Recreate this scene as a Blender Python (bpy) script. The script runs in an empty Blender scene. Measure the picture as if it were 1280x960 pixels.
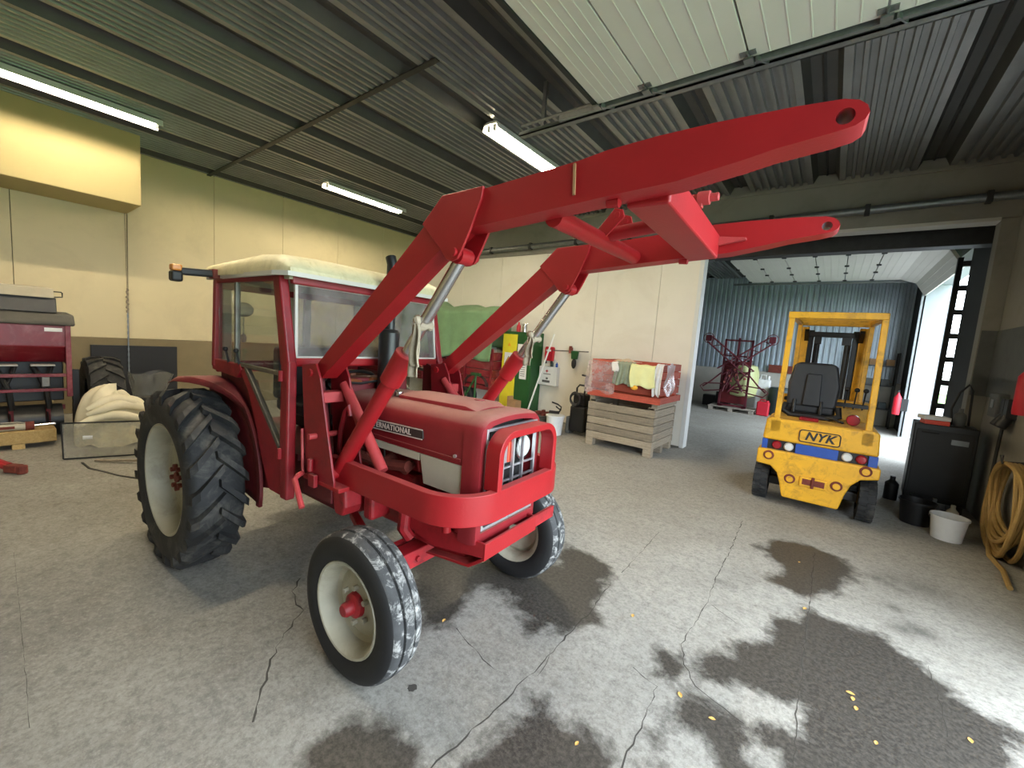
import bpy, bmesh, math, random
from mathutils import Vector, Matrix
random.seed(7)
SC = bpy.context.scene
COL = SC.collection
PI = math.pi

# ------------------------------------------------------------------ camera
CAM_H = 1.68
FPX = 519.82
_yaw, _pit, _rol = math.radians(-37.234), math.radians(6.068), math.radians(-4.282)
_F = Vector((math.sin(_yaw)*math.cos(_pit), math.cos(_yaw)*math.cos(_pit), -math.sin(_pit)))
_R0 = Vector((math.cos(_yaw), -math.sin(_yaw), 0))
_D0 = _F.cross(_R0)
_R = _R0*math.cos(_rol) + _D0*math.sin(_rol)
_D = -_R0*math.sin(_rol) + _D0*math.cos(_rol)
camd = bpy.data.cameras.new('camera')
camd.sensor_width = 36.0
camd.lens = FPX/1280*36.0
camd.clip_start = 0.05
cam = bpy.data.objects.new('camera', camd)
COL.objects.link(cam)
cam.matrix_world = Matrix(((_R.x, -_D.x, -_F.x, 0), (_R.y, -_D.y, -_F.y, 0), (_R.z, -_D.z, -_F.z, CAM_H), (0, 0, 0, 1)))
SC.camera = cam

# ------------------------------------------------------------------ world: overcast sky
world = bpy.data.worlds.new('overcast_sky')
SC.world = world
world.use_nodes = True
bg = world.node_tree.nodes['Background']
bg.inputs[0].default_value = (0.80, 0.90, 1.0, 1)
bg.inputs[1].default_value = 8.8
SC.view_settings.view_transform = 'Standard'
SC.view_settings.look = 'None'
SC.view_settings.exposure = 0.65
SC.view_settings.gamma = 1.0
SC.view_settings.use_curve_mapping = False
TUBE_POWER = 158.0
TUBE_COLOR = (1.0, 0.84, 0.60)

def portal(loc, rot, sx, sy):
    l = bpy.data.lights.new('door_daylight', 'AREA')
    l.shape = 'RECTANGLE'; l.size = sx; l.size_y = sy
    l.cycles.is_portal = True
    o = bpy.data.objects.new('door_daylight', l)
    o.location = loc; o.rotation_euler = rot
    COL.objects.link(o)
portal((1.66, 1.58, 1.75), (0, PI/2, 0), 3.5, 3.75)
portal((1.72, 12.1, 1.87), (0, PI/2, 0), 3.75, 4.0)

# ------------------------------------------------------------------ pixel -> position helpers (1280x960 frame)
O = Vector((0, 0, CAM_H))
def ray(u, v): return _R*(u-640) + _D*(v-480) + _F*FPX
def fz(u, v, z=0.0): d = ray(u, v); return O + d*((z-CAM_H)/d.z)
def fx(u, v, x): d = ray(u, v); return O + d*(x/d.x)
def fy(u, v, y): d = ray(u, v); return O + d*(y/d.y)

# ------------------------------------------------------------------ mesh builder
def V(*a): return Vector(a)
def frame(d, up=(0, 0, 1)):
    d = Vector(d).normalized(); up = Vector(up)
    if abs(d.dot(up)) > .99: up = Vector((1, 0, 0))
    s = d.cross(up).normalized(); return d, s, s.cross(d)
class MB:
    def __init__(s): s.v = []; s.f = []; s.mi = []
    def add(s, vs, fs, m=0):
        o = len(s.v); s.v += [tuple(x) for x in vs]
        for f in fs: s.f.append([i+o for i in f]); s.mi.append(m)
        return s
    def box(s, x0, x1, y0, y1, z0, z1, m=0):
        vs = [(x, y, z) for z in (z0, z1) for y in (y0, y1) for x in (x0, x1)]
        return s.add(vs, [(0, 2, 3, 1), (4, 5, 7, 6), (0, 1, 5, 4), (2, 6, 7, 3), (0, 4, 6, 2), (1, 3, 7, 5)], m)
    def cbox(s, c, d, rz=0, m=0, R=None):
        M = R if R else Matrix.Rotation(rz, 3, 'Z')
        vs = [Vector(c) + M @ Vector((x*d[0]/2, y*d[1]/2, z*d[2]/2)) for z in (-1, 1) for y in (-1, 1) for x in (-1, 1)]
        return s.add(vs, [(0, 2, 3, 1), (4, 5, 7, 6), (0, 1, 5, 4), (2, 6, 7, 3), (0, 4, 6, 2), (1, 3, 7, 5)], m)
    def beam(s, a, b, w, h, up=(0, 0, 1), m=0):
        a = Vector(a); b = Vector(b); d, sd, u = frame(b-a, up)
        vs = [p + sd*(w/2*i) + u*(h/2*j) for p in (a, b) for i, j in ((-1, -1), (1, -1), (1, 1), (-1, 1))]
        return s.add(vs, [(0, 1, 2, 3), (7, 6, 5, 4), (0, 4, 5, 1), (1, 5, 6, 2), (2, 6, 7, 3), (3, 7, 4, 0)], m)
    def cyl(s, a, b, r0, r1=None, n=14, m=0):
        a = Vector(a); b = Vector(b); r1 = r0 if r1 is None else r1
        d, sd, u = frame(b-a); vs = []
        for p, r in ((a, r0), (b, r1)):
            for i in range(n):
                t = 2*PI*i/n; vs.append(p + sd*(r*math.cos(t)) + u*(r*math.sin(t)))
        fs = [(i, (i+1) % n, n+(i+1) % n, n+i) for i in range(n)] + [tuple(range(n))[::-1], tuple(range(n, 2*n))]
        return s.add(vs, fs, m)
    def tube(s, path, r, n=8, closed=False, m=0):
        P = [Vector(p) for p in path]; k = len(P); vs = []; prev = None
        for i, p in enumerate(P):
            if closed: t = P[(i+1) % k]-P[i-1]
            else: t = P[min(i+1, k-1)]-P[max(i-1, 0)]
            t.normalize()
            if prev is None: _, sd, u = frame(t)
            else:
                sd = prev - t*prev.dot(t); sd.normalize(); u = sd.cross(t)
            prev = sd; rr = r[i] if isinstance(r, (list, tuple)) else r
            for j in range(n):
                a = 2*PI*j/n; vs.append(p + sd*(rr*math.cos(a)) + u*(rr*math.sin(a)))
        fs = []; kk = k if closed else k-1
        for i in range(kk):
            b = (i+1) % k
            for j in range(n): fs.append((i*n+j, i*n+(j+1) % n, b*n+(j+1) % n, b*n+j))
        if not closed: fs += [tuple(range(n))[::-1], tuple(range((k-1)*n, k*n))]
        return s.add(vs, fs, m)
    def strip(s, path, w, h, up=(0, 0, 1), m=0):
        # flat bar swept along a path: w across (perpendicular to up), h along up
        P = [Vector(p) for p in path]; k = len(P); up = Vector(up); vs = []
        for i, p in enumerate(P):
            t = (P[min(i+1, k-1)]-P[max(i-1, 0)]).normalized(); sd = t.cross(up).normalized()
            for a, b in ((-1, -1), (1, -1), (1, 1), (-1, 1)): vs.append(p + sd*(a*w/2) + up*(b*h/2))
        fs = [(i*4+j, i*4+(j+1) % 4, i*4+4+(j+1) % 4, i*4+4+j) for i in range(k-1) for j in range(4)]
        fs += [(3, 2, 1, 0), tuple(range((k-1)*4, k*4))]
        return s.add(vs, fs, m)
    def prism(s, poly, axis, a, b, m=0):
        n = len(poly)
        def mk(p, t):
            if axis == 'X': return (t, p[0], p[1])
            if axis == 'Y': return (p[0], t, p[1])
            return (p[0], p[1], t)
        vs = [mk(p, a) for p in poly] + [mk(p, b) for p in poly]
        fs = [(i, (i+1) % n, n+(i+1) % n, n+i) for i in range(n)] + [tuple(range(n))[::-1], tuple(range(n, 2*n))]
        return s.add(vs, fs, m)
    def lathe(s, prof, c, axis='Z', n=24, m=0, closed=False):
        # prof: list of (r, h); axis vector; open profile, poles allowed with r=0
        c = Vector(c); ax = {'X': V(1, 0, 0), 'Y': V(0, 1, 0), 'Z': V(0, 0, 1)}[axis] if isinstance(axis, str) else Vector(axis).normalized()
        d, sd, u = frame(ax); k = len(prof); vs = []
        for r, h in prof:
            for j in range(n):
                t = 2*PI*j/n; vs.append(c + d*h + sd*(r*math.cos(t)) + u*(r*math.sin(t)))
        fs = []
        for i in range(k if closed else k-1):
            b = (i+1) % k
            for j in range(n): fs.append((i*n+j, i*n+(j+1) % n, b*n+(j+1) % n, b*n+j))
        return s.add(vs, fs, m)
    def sphere(s, c, r, sc=(1, 1, 1), n=12, k=8, m=0):
        c = Vector(c); vs = []
        for i in range(k+1):
            a = -PI/2 + PI*i/k
            for j in range(n):
                t = 2*PI*j/n; vs.append(c + Vector((r*sc[0]*math.cos(a)*math.cos(t), r*sc[1]*math.cos(a)*math.sin(t), r*sc[2]*math.sin(a))))
        return s.add(vs, [(i*n+j, i*n+(j+1) % n, (i+1)*n+(j+1) % n, (i+1)*n+j) for i in range(k) for j in range(n)], m)
    def grid(s, fn, nu, nv, m=0):
        vs = [fn(i/nu, j/nv) for j in range(nv+1) for i in range(nu+1)]; w = nu+1
        return s.add(vs, [(j*w+i, j*w+i+1, (j+1)*w+i+1, (j+1)*w+i) for j in range(nv) for i in range(nu)], m)
    def build(s, name, mat, parent=None, smooth=35, bev=0, seg=2, solid=0, sub=0):
        me = bpy.data.meshes.new(name)
        me.from_pydata(s.v, [], s.f)
        mats = mat if isinstance(mat, (list, tuple)) else [mat]
        for q in mats: me.materials.append(MAT[q] if isinstance(q, str) else q)
        if len(mats) > 1: me.polygons.foreach_set('material_index', s.mi)
        bm = bmesh.new(); bm.from_mesh(me)
        bmesh.ops.remove_doubles(bm, verts=bm.verts, dist=1e-5)
        bmesh.ops.recalc_face_normals(bm, faces=bm.faces)
        bm.to_mesh(me); bm.free()
        if smooth:
            me.shade_smooth(); me.set_sharp_from_angle(angle=math.radians(smooth))
        o = bpy.data.objects.new(name, me); COL.objects.link(o)
        if parent is not None: o.parent = parent
        if solid:
            q = o.modifiers.new('solid', 'SOLIDIFY'); q.thickness = solid; q.offset = 0
        if sub:
            q = o.modifiers.new('sub', 'SUBSURF'); q.levels = sub; q.render_levels = sub
        if bev:
            q = o.modifiers.new('bevel', 'BEVEL'); q.width = bev; q.segments = seg; q.limit_method = 'ANGLE'; q.angle_limit = math.radians(40)
            q.harden_normals = True if smooth else False
        return o

def tag(o, label, cat, group=None):
    o['label'] = label; o['category'] = cat
    if group: o['group'] = group
    return o
def thing(name, label, cat, loc=(0, 0, 0), rz=0.0, group=None):
    o = bpy.data.objects.new(name, None); COL.objects.link(o)
    o.empty_display_size = .1
    o.location = loc; o.rotation_euler = (0, 0, rz)
    return tag(o, label, cat, group)
def struct(o): o['kind'] = 'structure'; return o
def share(src, parent, loc=(0, 0, 0), rot=None, name=None):
    c = src.copy(); COL.objects.link(c); c.parent = parent; c.location = loc
    if rot is not None: c.rotation_euler = rot
    if name: c.name = name
    return c
def copy_tree(o, parent=None):
    c = o.copy(); COL.objects.link(c); c.parent = parent
    for ch in list(o.children): copy_tree(ch, c)
    return c
def box_piece(name, d, mat, parent, loc, rz=0, bev=.003, rot=None):
    o = MB().cbox((0, 0, 0), d).build(name, mat, parent, smooth=0, bev=bev, seg=1)
    o.location = loc; o.rotation_euler = rot if rot else (0, 0, rz)
    return o
def text_mesh(name, body, size, mat, parent, M, extrude=.001, shear=0.0, bold=0.0, align='CENTER', space=1.0):
    c = bpy.data.curves.new(name, 'FONT'); c.body = body; c.size = size; c.extrude = extrude; c.offset = bold
    c.shear = shear; c.align_x = align; c.align_y = 'CENTER'; c.space_character = space; c.resolution_u = 3
    t = bpy.data.objects.new(name, c); COL.objects.link(t)
    bpy.context.view_layer.update()
    me = bpy.data.meshes.new_from_object(t.evaluated_get(bpy.context.evaluated_depsgraph_get()))
    bpy.data.objects.remove(t); bpy.data.curves.remove(c)
    me.materials.clear(); me.materials.append(MAT[mat]); me.name = name
    o = bpy.data.objects.new(name, me); COL.objects.link(o); o.parent = parent; o.matrix_local = M
    return o
def basis(x, y, o):
    x = Vector(x).normalized(); y = Vector(y); y = (y - x*x.dot(y)).normalized(); z = x.cross(y)
    return Matrix(((x.x, y.x, z.x, o[0]), (x.y, y.y, z.y, o[1]), (x.z, y.z, z.z, o[2]), (0, 0, 0, 1)))

# ------------------------------------------------------------------ materials
MAT = {}
def srgb(r, g, b):
    f = lambda c: (c/255/12.92) if c/255 <= .04045 else ((c/255+.055)/1.055)**2.4
    return (f(r), f(g), f(b), 1)
class NT:
    def __init__(s, name):
        m = bpy.data.materials.new(name); m.use_nodes = True; s.m = m; s.t = m.node_tree
        s.b = s.t.nodes['Principled BSDF']; s.out = s.t.nodes['Material Output']
    def n(s, typ, **k):
        q = s.t.nodes.new(typ)
        for a, b in k.items(): setattr(q, a, b)
        return q
    def l(s, a, b): s.t.links.new(a, b)
    def coord(s, scale=1.0, kind='Object', sv=None):
        tc = s.n('ShaderNodeTexCoord'); mp = s.n('ShaderNodeMapping')
        mp.inputs['Scale'].default_value = sv if sv else (scale,)*3
        s.l(tc.outputs[kind], mp.inputs[0]); return mp.outputs[0]
    def noise(s, scale, detail=4, rough=.6, vec=None, dist=0.0):
        q = s.n('ShaderNodeTexNoise'); q.inputs['Scale'].default_value = scale; q.inputs['Detail'].default_value = detail
        q.inputs['Roughness'].default_value = rough; q.inputs['Distortion'].default_value = dist
        s.l(vec if vec else s.coord(), q.inputs['Vector']); return q.outputs[0]
    def ramp(s, fac, a, b, c0=(0, 0, 0, 1), c1=(1, 1, 1, 1)):
        q = s.n('ShaderNodeValToRGB'); q.color_ramp.elements[0].position = a; q.color_ramp.elements[1].position = b
        q.color_ramp.elements[0].color = c0; q.color_ramp.elements[1].color = c1
        s.l(fac, q.inputs[0]); return q.outputs[0]
    def mix(s, fac, a, b):
        q = s.n('ShaderNodeMix', data_type='RGBA')
        for v, i in ((fac, 0), (a, 6), (b, 7)):
            if isinstance(v, (int, float)): q.inputs[i].default_value = v
            elif isinstance(v, tuple): q.inputs[i].default_value = v
            else: s.l(v, q.inputs[i])
        return q.outputs[2]
    def math(s, op, a, b=None, clamp=False):
        q = s.n('ShaderNodeMath', operation=op); q.use_clamp = clamp
        for v, i in ((a, 0), (b, 1)):
            if v is None: continue
            if isinstance(v, (int, float)): q.inputs[i].default_value = v
            else: s.l(v, q.inputs[i])
        return q.outputs[0]
    def bump(s, h, dist, strength=1.0):
        q = s.n('ShaderNodeBump'); q.inputs['Distance'].default_value = dist; q.inputs['Strength'].default_value = strength
        s.l(h, q.inputs['Height']); s.l(q.outputs[0], s.b.inputs['Normal'])
    def up(s):  # 1 where the surface faces up
        g = s.n('ShaderNodeNewGeometry'); x = s.n('ShaderNodeSeparateXYZ'); s.l(g.outputs['Normal'], x.inputs[0]); return x.outputs[2]
def mat(name, c, rough=.5, metal=0.0, var=.12, vs=6.0, bump=0.0, bs=60.0, dust=None, dust_amt=.6, dirt=None, dirt_amt=.5, dscale=5.0, spec=.5, coat=0.0):
    """painted / plain material: base colour with slow variation, optional settled dust on top faces, optional dirt blotches"""
    t = NT(name); t.b.inputs['Roughness'].default_value = rough; t.b.inputs['Metallic'].default_value = metal
    t.b.inputs['Specular IOR Level'].default_value = spec; t.b.inputs['Coat Weight'].default_value = coat
    c = c if len(c) == 4 else (*c, 1)
    v = t.coord()
    nz = t.noise(vs, 5, .65, v)
    dk = tuple(x*(1-var) for x in c[:3]) + (1,); lt = tuple(min(1, x*(1+var)) for x in c[:3]) + (1,)
    col = t.mix(t.ramp(nz, .3, .7), dk, lt)
    if dirt:
        n2 = t.noise(dscale, 8, .7, v, .6); col = t.mix(t.math('MULTIPLY', t.ramp(n2, .5, .68), dirt_amt), col, dirt)
    if dust:
        n3 = t.noise(9, 6, .7, v)
        f = t.math('MULTIPLY', t.ramp(t.up(), .5, 1.0), t.math('ADD', t.math('MULTIPLY', n3, .9), .25), True)
        col = t.mix(t.math('MULTIPLY', f, dust_amt, True), col, dust)
        r = t.math('ADD', t.math('MULTIPLY', f, .5), rough, True); t.l(r, t.b.inputs['Roughness'])
    t.l(col, t.b.inputs['Base Color'])
    if bump: t.bump(t.noise(bs, 4, .6, v), bump)
    MAT[name] = t.m; return t
def emit(name, c, s):
    t = NT(name); t.b.inputs['Base Color'].default_value = (*c, 1); t.b.inputs['Emission Color'].default_value = (*c, 1)
    t.b.inputs['Emission Strength'].default_value = s; MAT[name] = t.m
def glass(name, tint=(.9, .93, .9), dirt=.12, dc=(.5, .48, .42), rough=.03):
    t = NT(name); tr = t.n('ShaderNodeBsdfTransparent'); tr.inputs[0].default_value = (*tint, 1)
    gl = t.n('ShaderNodeBsdfGlossy'); gl.inputs['Roughness'].default_value = rough
    lw = t.n('ShaderNodeLayerWeight'); lw.inputs[0].default_value = .5
    fr = t.math('ADD', t.math('MULTIPLY', t.math('POWER', lw.outputs['Facing'], 4.0), .8), .04, True)
    m1 = t.n('ShaderNodeMixShader'); t.l(fr, m1.inputs[0]); t.l(tr.outputs[0], m1.inputs[1]); t.l(gl.outputs[0], m1.inputs[2])
    df = t.n('ShaderNodeBsdfDiffuse'); df.inputs[0].default_value = (*dc, 1)
    m2 = t.n('ShaderNodeMixShader'); nz = t.noise(7, 6, .7)
    t.l(t.math('MULTIPLY', t.ramp(nz, .25, .8), dirt*2, True), m2.inputs[0])
    t.l(m1.outputs[0], m2.inputs[1]); t.l(df.outputs[0], m2.inputs[2]); t.l(m2.outputs[0], t.out.inputs[0])
    MAT[name] = t.m

DUST = srgb(166, 134, 118)
mat('loader_red', srgb(146, 22, 28), .42, var=.10, vs=3, bump=.0006, bs=90, dust=srgb(205, 120, 112), dust_amt=.25, spec=.4)
mat('hood_red', srgb(126, 24, 32), .5, var=.12, vs=4, bump=.0003, bs=50, dust=DUST, dust_amt=.75)
mat('cab_red', srgb(130, 20, 29), .42, var=.18, vs=5, bump=.0003, dirt=srgb(70, 18, 18), dirt_amt=.45, dust=DUST, dust_amt=.3)
mat('frame_red', srgb(156, 28, 36), .5, var=.2, vs=8, bump=.0008, bs=70, dirt=srgb(60, 20, 20), dirt_amt=.55, dscale=9)
mat('dark_red', srgb(96, 20, 26), .55, var=.25, vs=7, dirt=srgb(40, 16, 16), dirt_amt=.5)
mat('pink_paint', srgb(164, 56, 58), .5, var=.15, vs=10)
mat('cream', srgb(180, 174, 154), .5, var=.06, vs=5, dirt=srgb(150, 140, 115), dirt_amt=.25)
mat('roof_cream', srgb(204, 196, 158), .55, var=.10, vs=9, bump=.002, bs=25, dirt=srgb(150, 138, 90), dirt_amt=.4, dscale=12)
mat('rim_cream', srgb(170, 166, 148), .5, var=.10, vs=7, dirt=srgb(120, 110, 90), dirt_amt=.45, dscale=6)
mat('chrome', srgb(190, 190, 192), .25, metal=1.0, var=.06, vs=12)
mat('alu', srgb(200, 200, 204), .38, metal=.85, var=.08, vs=12)
mat('steel', srgb(120, 118, 112), .45, metal=.9, var=.2, vs=14, dirt=srgb(80, 70, 58), dirt_amt=.4)
mat('galv', srgb(128, 132, 134), .42, metal=.75, var=.15, vs=14)
mat('dark_steel', srgb(58, 58, 58), .5, metal=.6, var=.2, vs=10)
mat('black_paint', srgb(19, 20, 21), .4, var=.25, vs=8, dust=srgb(120, 115, 105), dust_amt=.25)
mat('black_plastic', srgb(18, 18, 19), .5, var=.2, vs=9, bump=.0004, bs=120)
mat('rubber', srgb(31, 32, 33), .75, var=.3, vs=7, bump=.0012, bs=70, dirt=srgb(108, 104, 96), dirt_amt=.4, dscale=6)
mat('rubber_side', srgb(23, 23, 24), .7, var=.2, vs=9, bump=.0006, bs=90)
mat('vinyl_black', srgb(34, 35, 38), .55, var=.15, vs=9, bump=.0005, bs=140)
mat('lamp_glass', srgb(216, 218, 214), .15, var=.04, spec=.7)
mat('amber', srgb(205, 130, 50), .3, var=.12, vs=18)
mat('red_lens', srgb(150, 28, 36), .25, var=.1)
mat('orange_red', srgb(220, 80, 58), .4)
mat('badge_black', srgb(46, 42, 40), .45, var=.2, vs=18)
mat('badge_letter', srgb(196, 184, 174), .4, var=.1, vs=20)
mat('rust', srgb(110, 48, 36), .8, var=.3, vs=18, bump=.001, bs=80)
mat('yellow_paint', srgb(226, 168, 34), .45, var=.08, vs=6, bump=.0004, bs=50, dirt=srgb(120, 86, 40), dirt_amt=.55, dscale=7, dust=srgb(170, 150, 110), dust_amt=.35)
mat('blue_paint', srgb(36, 76, 160), .45, var=.12, vs=8)
mat('green_paint', srgb(22, 78, 34), .5, var=.10, vs=5)
mat('yellow_door', srgb(226, 212, 50), .5, var=.06, vs=5)
mat('white_paint', srgb(226, 228, 226), .5, var=.04, vs=6)
mat('paper', srgb(232, 232, 230), .8, var=.02)
mat('ink', srgb(40, 40, 42), .7)
mat('jamb_paint', srgb(150, 156, 160), .6, var=.04)
mat('warn_yellow', srgb(226, 164, 44), .6)
mat('sign_red', srgb(196, 30, 48), .5, var=.08)
mat('cardboard', srgb(160, 124, 86), .85, var=.15, vs=8)
mat('tarp_green', srgb(112, 148, 110), .75, var=.12, vs=4, bump=.003, bs=9, dust=srgb(180, 190, 160), dust_amt=.3)
mat('drill_red', srgb(118, 20, 34), .38, var=.18, vs=3, dirt=srgb(190, 140, 140), dirt_amt=.25, dscale=3)
mat('drill_grey', srgb(74, 72, 66), .7, var=.15, vs=5, bump=.001, bs=60)
mat('drill_lid', srgb(176, 168, 146), .5, var=.08)
mat('sack_white', srgb(232, 224, 196), .85, var=.06, vs=8, bump=.004, bs=12)
mat('rag', srgb(150, 138, 120), .95, var=.25, vs=12, bump=.004, bs=40)
mat('cloth_yellow', srgb(226, 226, 166), .9, var=.06, vs=9, bump=.002, bs=40)
mat('cloth_green', srgb(134, 142, 122), .95, var=.15, vs=12, bump=.003, bs=60)
mat('cloth_beige', srgb(206, 186, 160), .95, var=.12, vs=12, bump=.003, bs=60)
mat('cloth_white', srgb(222, 218, 214), .9, var=.10, vs=12, bump=.003, bs=60)
mat('hose_yellow', srgb(164, 134, 78), .6, var=.15, vs=10, bump=.0006, bs=90)
mat('can_red', srgb(184, 30, 48), .45, var=.08)
mat('can_dark', srgb(50, 64, 66), .5, var=.12)
mat('tank_yellow', srgb(180, 186, 132), .45, var=.08)
mat('bucket_white', srgb(224, 226, 226), .45, var=.05, dirt=srgb(170, 165, 150), dirt_amt=.3)
mat('panel_white', srgb(194, 192, 184), .6, var=.03, vs=2)
mat('leaf', srgb(214, 170, 92), .8, var=.2, vs=30)
mat('sprayer_red', srgb(88, 24, 36), .5, var=.2, vs=9, dirt=srgb(60, 25, 30), dirt_amt=.5)
mat('grass', srgb(96, 150, 52), .9, var=.3, vs=3)
mat('asphalt', srgb(150, 150, 148), .9, var=.1)
mat('far_grey', srgb(140, 138, 130), .9, var=.1)
mat('dark_cavity', srgb(20, 19, 19), .9)
mat('copper', srgb(196, 120, 80), .35, metal=.8)
glass('cab_glass', (.88, .9, .88), .05)
glass('screen_glass', (.72, .72, .70), .26, (.42, .38, .36), .1)
glass('acrylic', (.86, .86, .82), .24, (.55, .53, .47))
glass('plastic_film', (.9, .84, .84), .28, (.85, .68, .68), .12)
glass('clear_bag', (.95, .95, .92), .09, (.7, .7, .66), .3)
# ================================================================== THE PLACE
import numpy as np
XL, XR, YB, YF, ZC = -9.5, 1.55, 7.61, -4.0, 4.26
YN0, YN1, XRN = 7.81, 16.0, 1.6        # neighbouring bay
DY0, DY1, DZ = -0.3, 3.45, 3.5         # open sectional door in the right wall
NY0, NY1, NZ = 10.1, 14.1, 3.75        # open sectional door of the neighbouring bay

# ---- materials of the shell
def m_concrete():
    t = NT('floor_concrete'); v = t.coord()
    wet = t.n('ShaderNodeAttribute', attribute_name='wet').outputs['Fac']
    oil = t.n('ShaderNodeAttribute', attribute_name='oil').outputs['Fac']
    n1 = t.noise(1.1, 8, .7, v, .4); n2 = t.noise(16, 10, .75, v); n3 = t.noise(120, 4, .7, v); n4 = t.noise(5, 8, .72, v, .3)
    dry = t.mix(t.ramp(n1, .3, .7), srgb(144, 141, 132), srgb(168, 166, 158))
    dry = t.mix(t.math('MULTIPLY', t.ramp(n2, .46, .66), .55), dry, srgb(98, 96, 91))
    dry = t.mix(t.math('MULTIPLY', t.ramp(n3, .52, .68), .45), dry, srgb(186, 184, 178))
    dry = t.mix(t.math('MULTIPLY', t.ramp(n4, .58, .72), .3), dry, srgb(120, 106, 86))
    dry = t.mix(t.math('MULTIPLY', t.math('MULTIPLY', t.math('ADD', n4, .25), 1.0), oil), dry, srgb(52, 50, 47))
    n5 = t.noise(45, 6, .7, v)
    dry = t.mix(t.math('MULTIPLY', t.ramp(n5, .50, .64), .38), dry, srgb(86, 84, 79))
    dry = t.mix(t.math('MULTIPLY', t.ramp(n5, .34, .46, (1, 1, 1, 1), (0, 0, 0, 1)), .35), dry, srgb(176, 174, 167))
    nz = t.math('ADD', t.math('MULTIPLY', t.math('SUBTRACT', n4, .5), .42), t.math('MULTIPLY', t.math('SUBTRACT', n2, .5), .09))
    w = t.ramp(t.math('ADD', wet, nz), -.0, .09)
    wc = t.mix(t.ramp(n5, .40, .62), srgb(50, 47, 43), srgb(78, 74, 68))
    wc = t.mix(t.math('MULTIPLY', t.ramp(n3, .54, .7), .25), wc, srgb(112, 109, 103))
    t.l(t.mix(w, dry, wc), t.b.inputs['Base Color'])
    t.l(t.math('SUBTRACT', .78, t.math('MULTIPLY', w, .3)), t.b.inputs['Roughness'])
    t.b.inputs['Specular IOR Level'].default_value = .4
    h = t.math('ADD', t.math('MULTIPLY', n2, .6), t.math('MULTIPLY', n3, .4))
    t.bump(h, .004, .7); MAT['floor_concrete'] = t.m
m_concrete()
mat('wall_panel', srgb(222, 208, 168), .6, var=.035, vs=1.2, bump=.0004, bs=6, dirt=srgb(180, 166, 130), dirt_amt=.2, dscale=1.3)
mat('wall_white', srgb(236, 232, 220), .55, var=.03, vs=1.2, bump=.0004, bs=6, dirt=srgb(200, 190, 166), dirt_amt=.2, dscale=1.1)
mat('wall_side', srgb(134, 131, 122), .75, var=.06, vs=1.5, bump=.001, bs=20, dirt=srgb(108, 104, 94), dirt_amt=.4, dscale=2)
mat('bulkhead_paint', srgb(186, 172, 124), .65, var=.03, vs=1.5)
mat('ceiling_groove_shade', srgb(70, 70, 67), .55, metal=.2, var=.15, vs=3)  # same steel painted darker: shade of the deep grooves put into the colour
mat('plinth', srgb(134, 121, 92), .85, var=.08, vs=2, bump=.001, bs=30)
mat('ceiling_steel', srgb(126, 127, 125), .36, metal=.35, var=.14, vs=3, spec=.5)
mat('far_steel', srgb(176, 188, 198), .35, metal=.5, var=.15, vs=1.5)
mat('far_concrete', srgb(176, 173, 164), .9, var=.1, vs=2, bump=.002, bs=20)
mat('grey_board', srgb(88, 90, 88), .7, var=.1, vs=4, dirt=srgb(60, 60, 60), dirt_amt=.4)
mat('dark_seal', srgb(36, 36, 36), .8)

# ---- floor, with traced damp patches
WET = [
 [(500,700),(516,788),(557,790),(579,780),(588,752),(602,736),(625,744),(640,770),(660,795),(697,793),(734,795),(765,784),(757,765),(757,738),(775,722),(766,706),(729,684),(703,676),(690,700),(640,690),(560,660)],
 [(365,920),(400,905),(430,885),(445,875),(470,890),(520,905),(545,925),(548,1010),(350,1010)],
 [(664,859),(698,882),(740,899),(746,910),(785,921),(770,1010),(520,1010),(571,938),(616,910)],
 [(937,682),(965,672),(1004,677),(1044,691),(1078,710),(1083,724),(1055,747),(1010,752),(979,741),(954,724),(965,702)],
 [(954,772),(1010,755),(1055,775),(1111,795),(1156,828),(1196,859),(1235,890),(1290,915),(1290,1010),(965,1010),(954,938),(920,910),(892,904),(920,896),(982,899),(990,890),(954,876),(903,865),(864,848),(858,814),(898,809),(948,789)],
 [(819,803),(858,812),(866,850),(905,880),(985,902),(960,930),(950,1010),(900,1010),(875,930),(850,905),(835,940),(800,1010),(778,1010),(800,930),(822,880),(840,862),(800,840),(815,820)],
]
OIL = [((60, 760), 1.6, .52), ((250, 880), 1.0, .42), ((20, 940), .9, .38), ((150, 640), 1.6, .42), ((620, 900), .9, .30), ((470, 940), .8, .32), ((900, 900), .7, .2), ((430, 640), .55, .9), ((560, 700), .5, .7), ((330, 690), .5, .5), ((190, 770), .35, .35), ((640, 800), .5, .35), ((240, 740), .5, .25), ((1150, 735), .25, .5), ((1115, 722), .15, .5), ((930, 720), .2, .3), ((1128, 787), .09, .9), ((1150, 789), .10, .9), ((1118, 760), .07, .8), ((900, 727), .05, .8), ((915, 733), .05, .7), ((1095, 722), .08, .8), ((1110, 730), .07, .8), ((1128, 738), .07, .7), ((1140, 783), .08, .9)]
def sdist(X, Y, poly):
    inside = np.zeros(X.shape, bool); d2 = np.full(X.shape, 1e9); n = len(poly)
    for i in range(n):
        x0, y0 = poly[i]; x1, y1 = poly[(i+1) % n]; ex, ey = x1-x0, y1-y0
        t = np.clip(((X-x0)*ex+(Y-y0)*ey)/(ex*ex+ey*ey+1e-12), 0, 1)
        d2 = np.minimum(d2, (X-x0-t*ex)**2+(Y-y0-t*ey)**2)
        c = ((y0 > Y) != (y1 > Y)) & (X < (x1-x0)*(Y-y0)/((y1-y0) if abs(y1-y0) > 1e-9 else 1e-9)+x0)
        inside ^= c
    return np.where(inside, 1, -1)*np.sqrt(d2)
gx = np.concatenate([np.linspace(XL-.2, -4.6, 14)[:-1], np.arange(-4.6, 1.64, .035), [1.7]])
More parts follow.
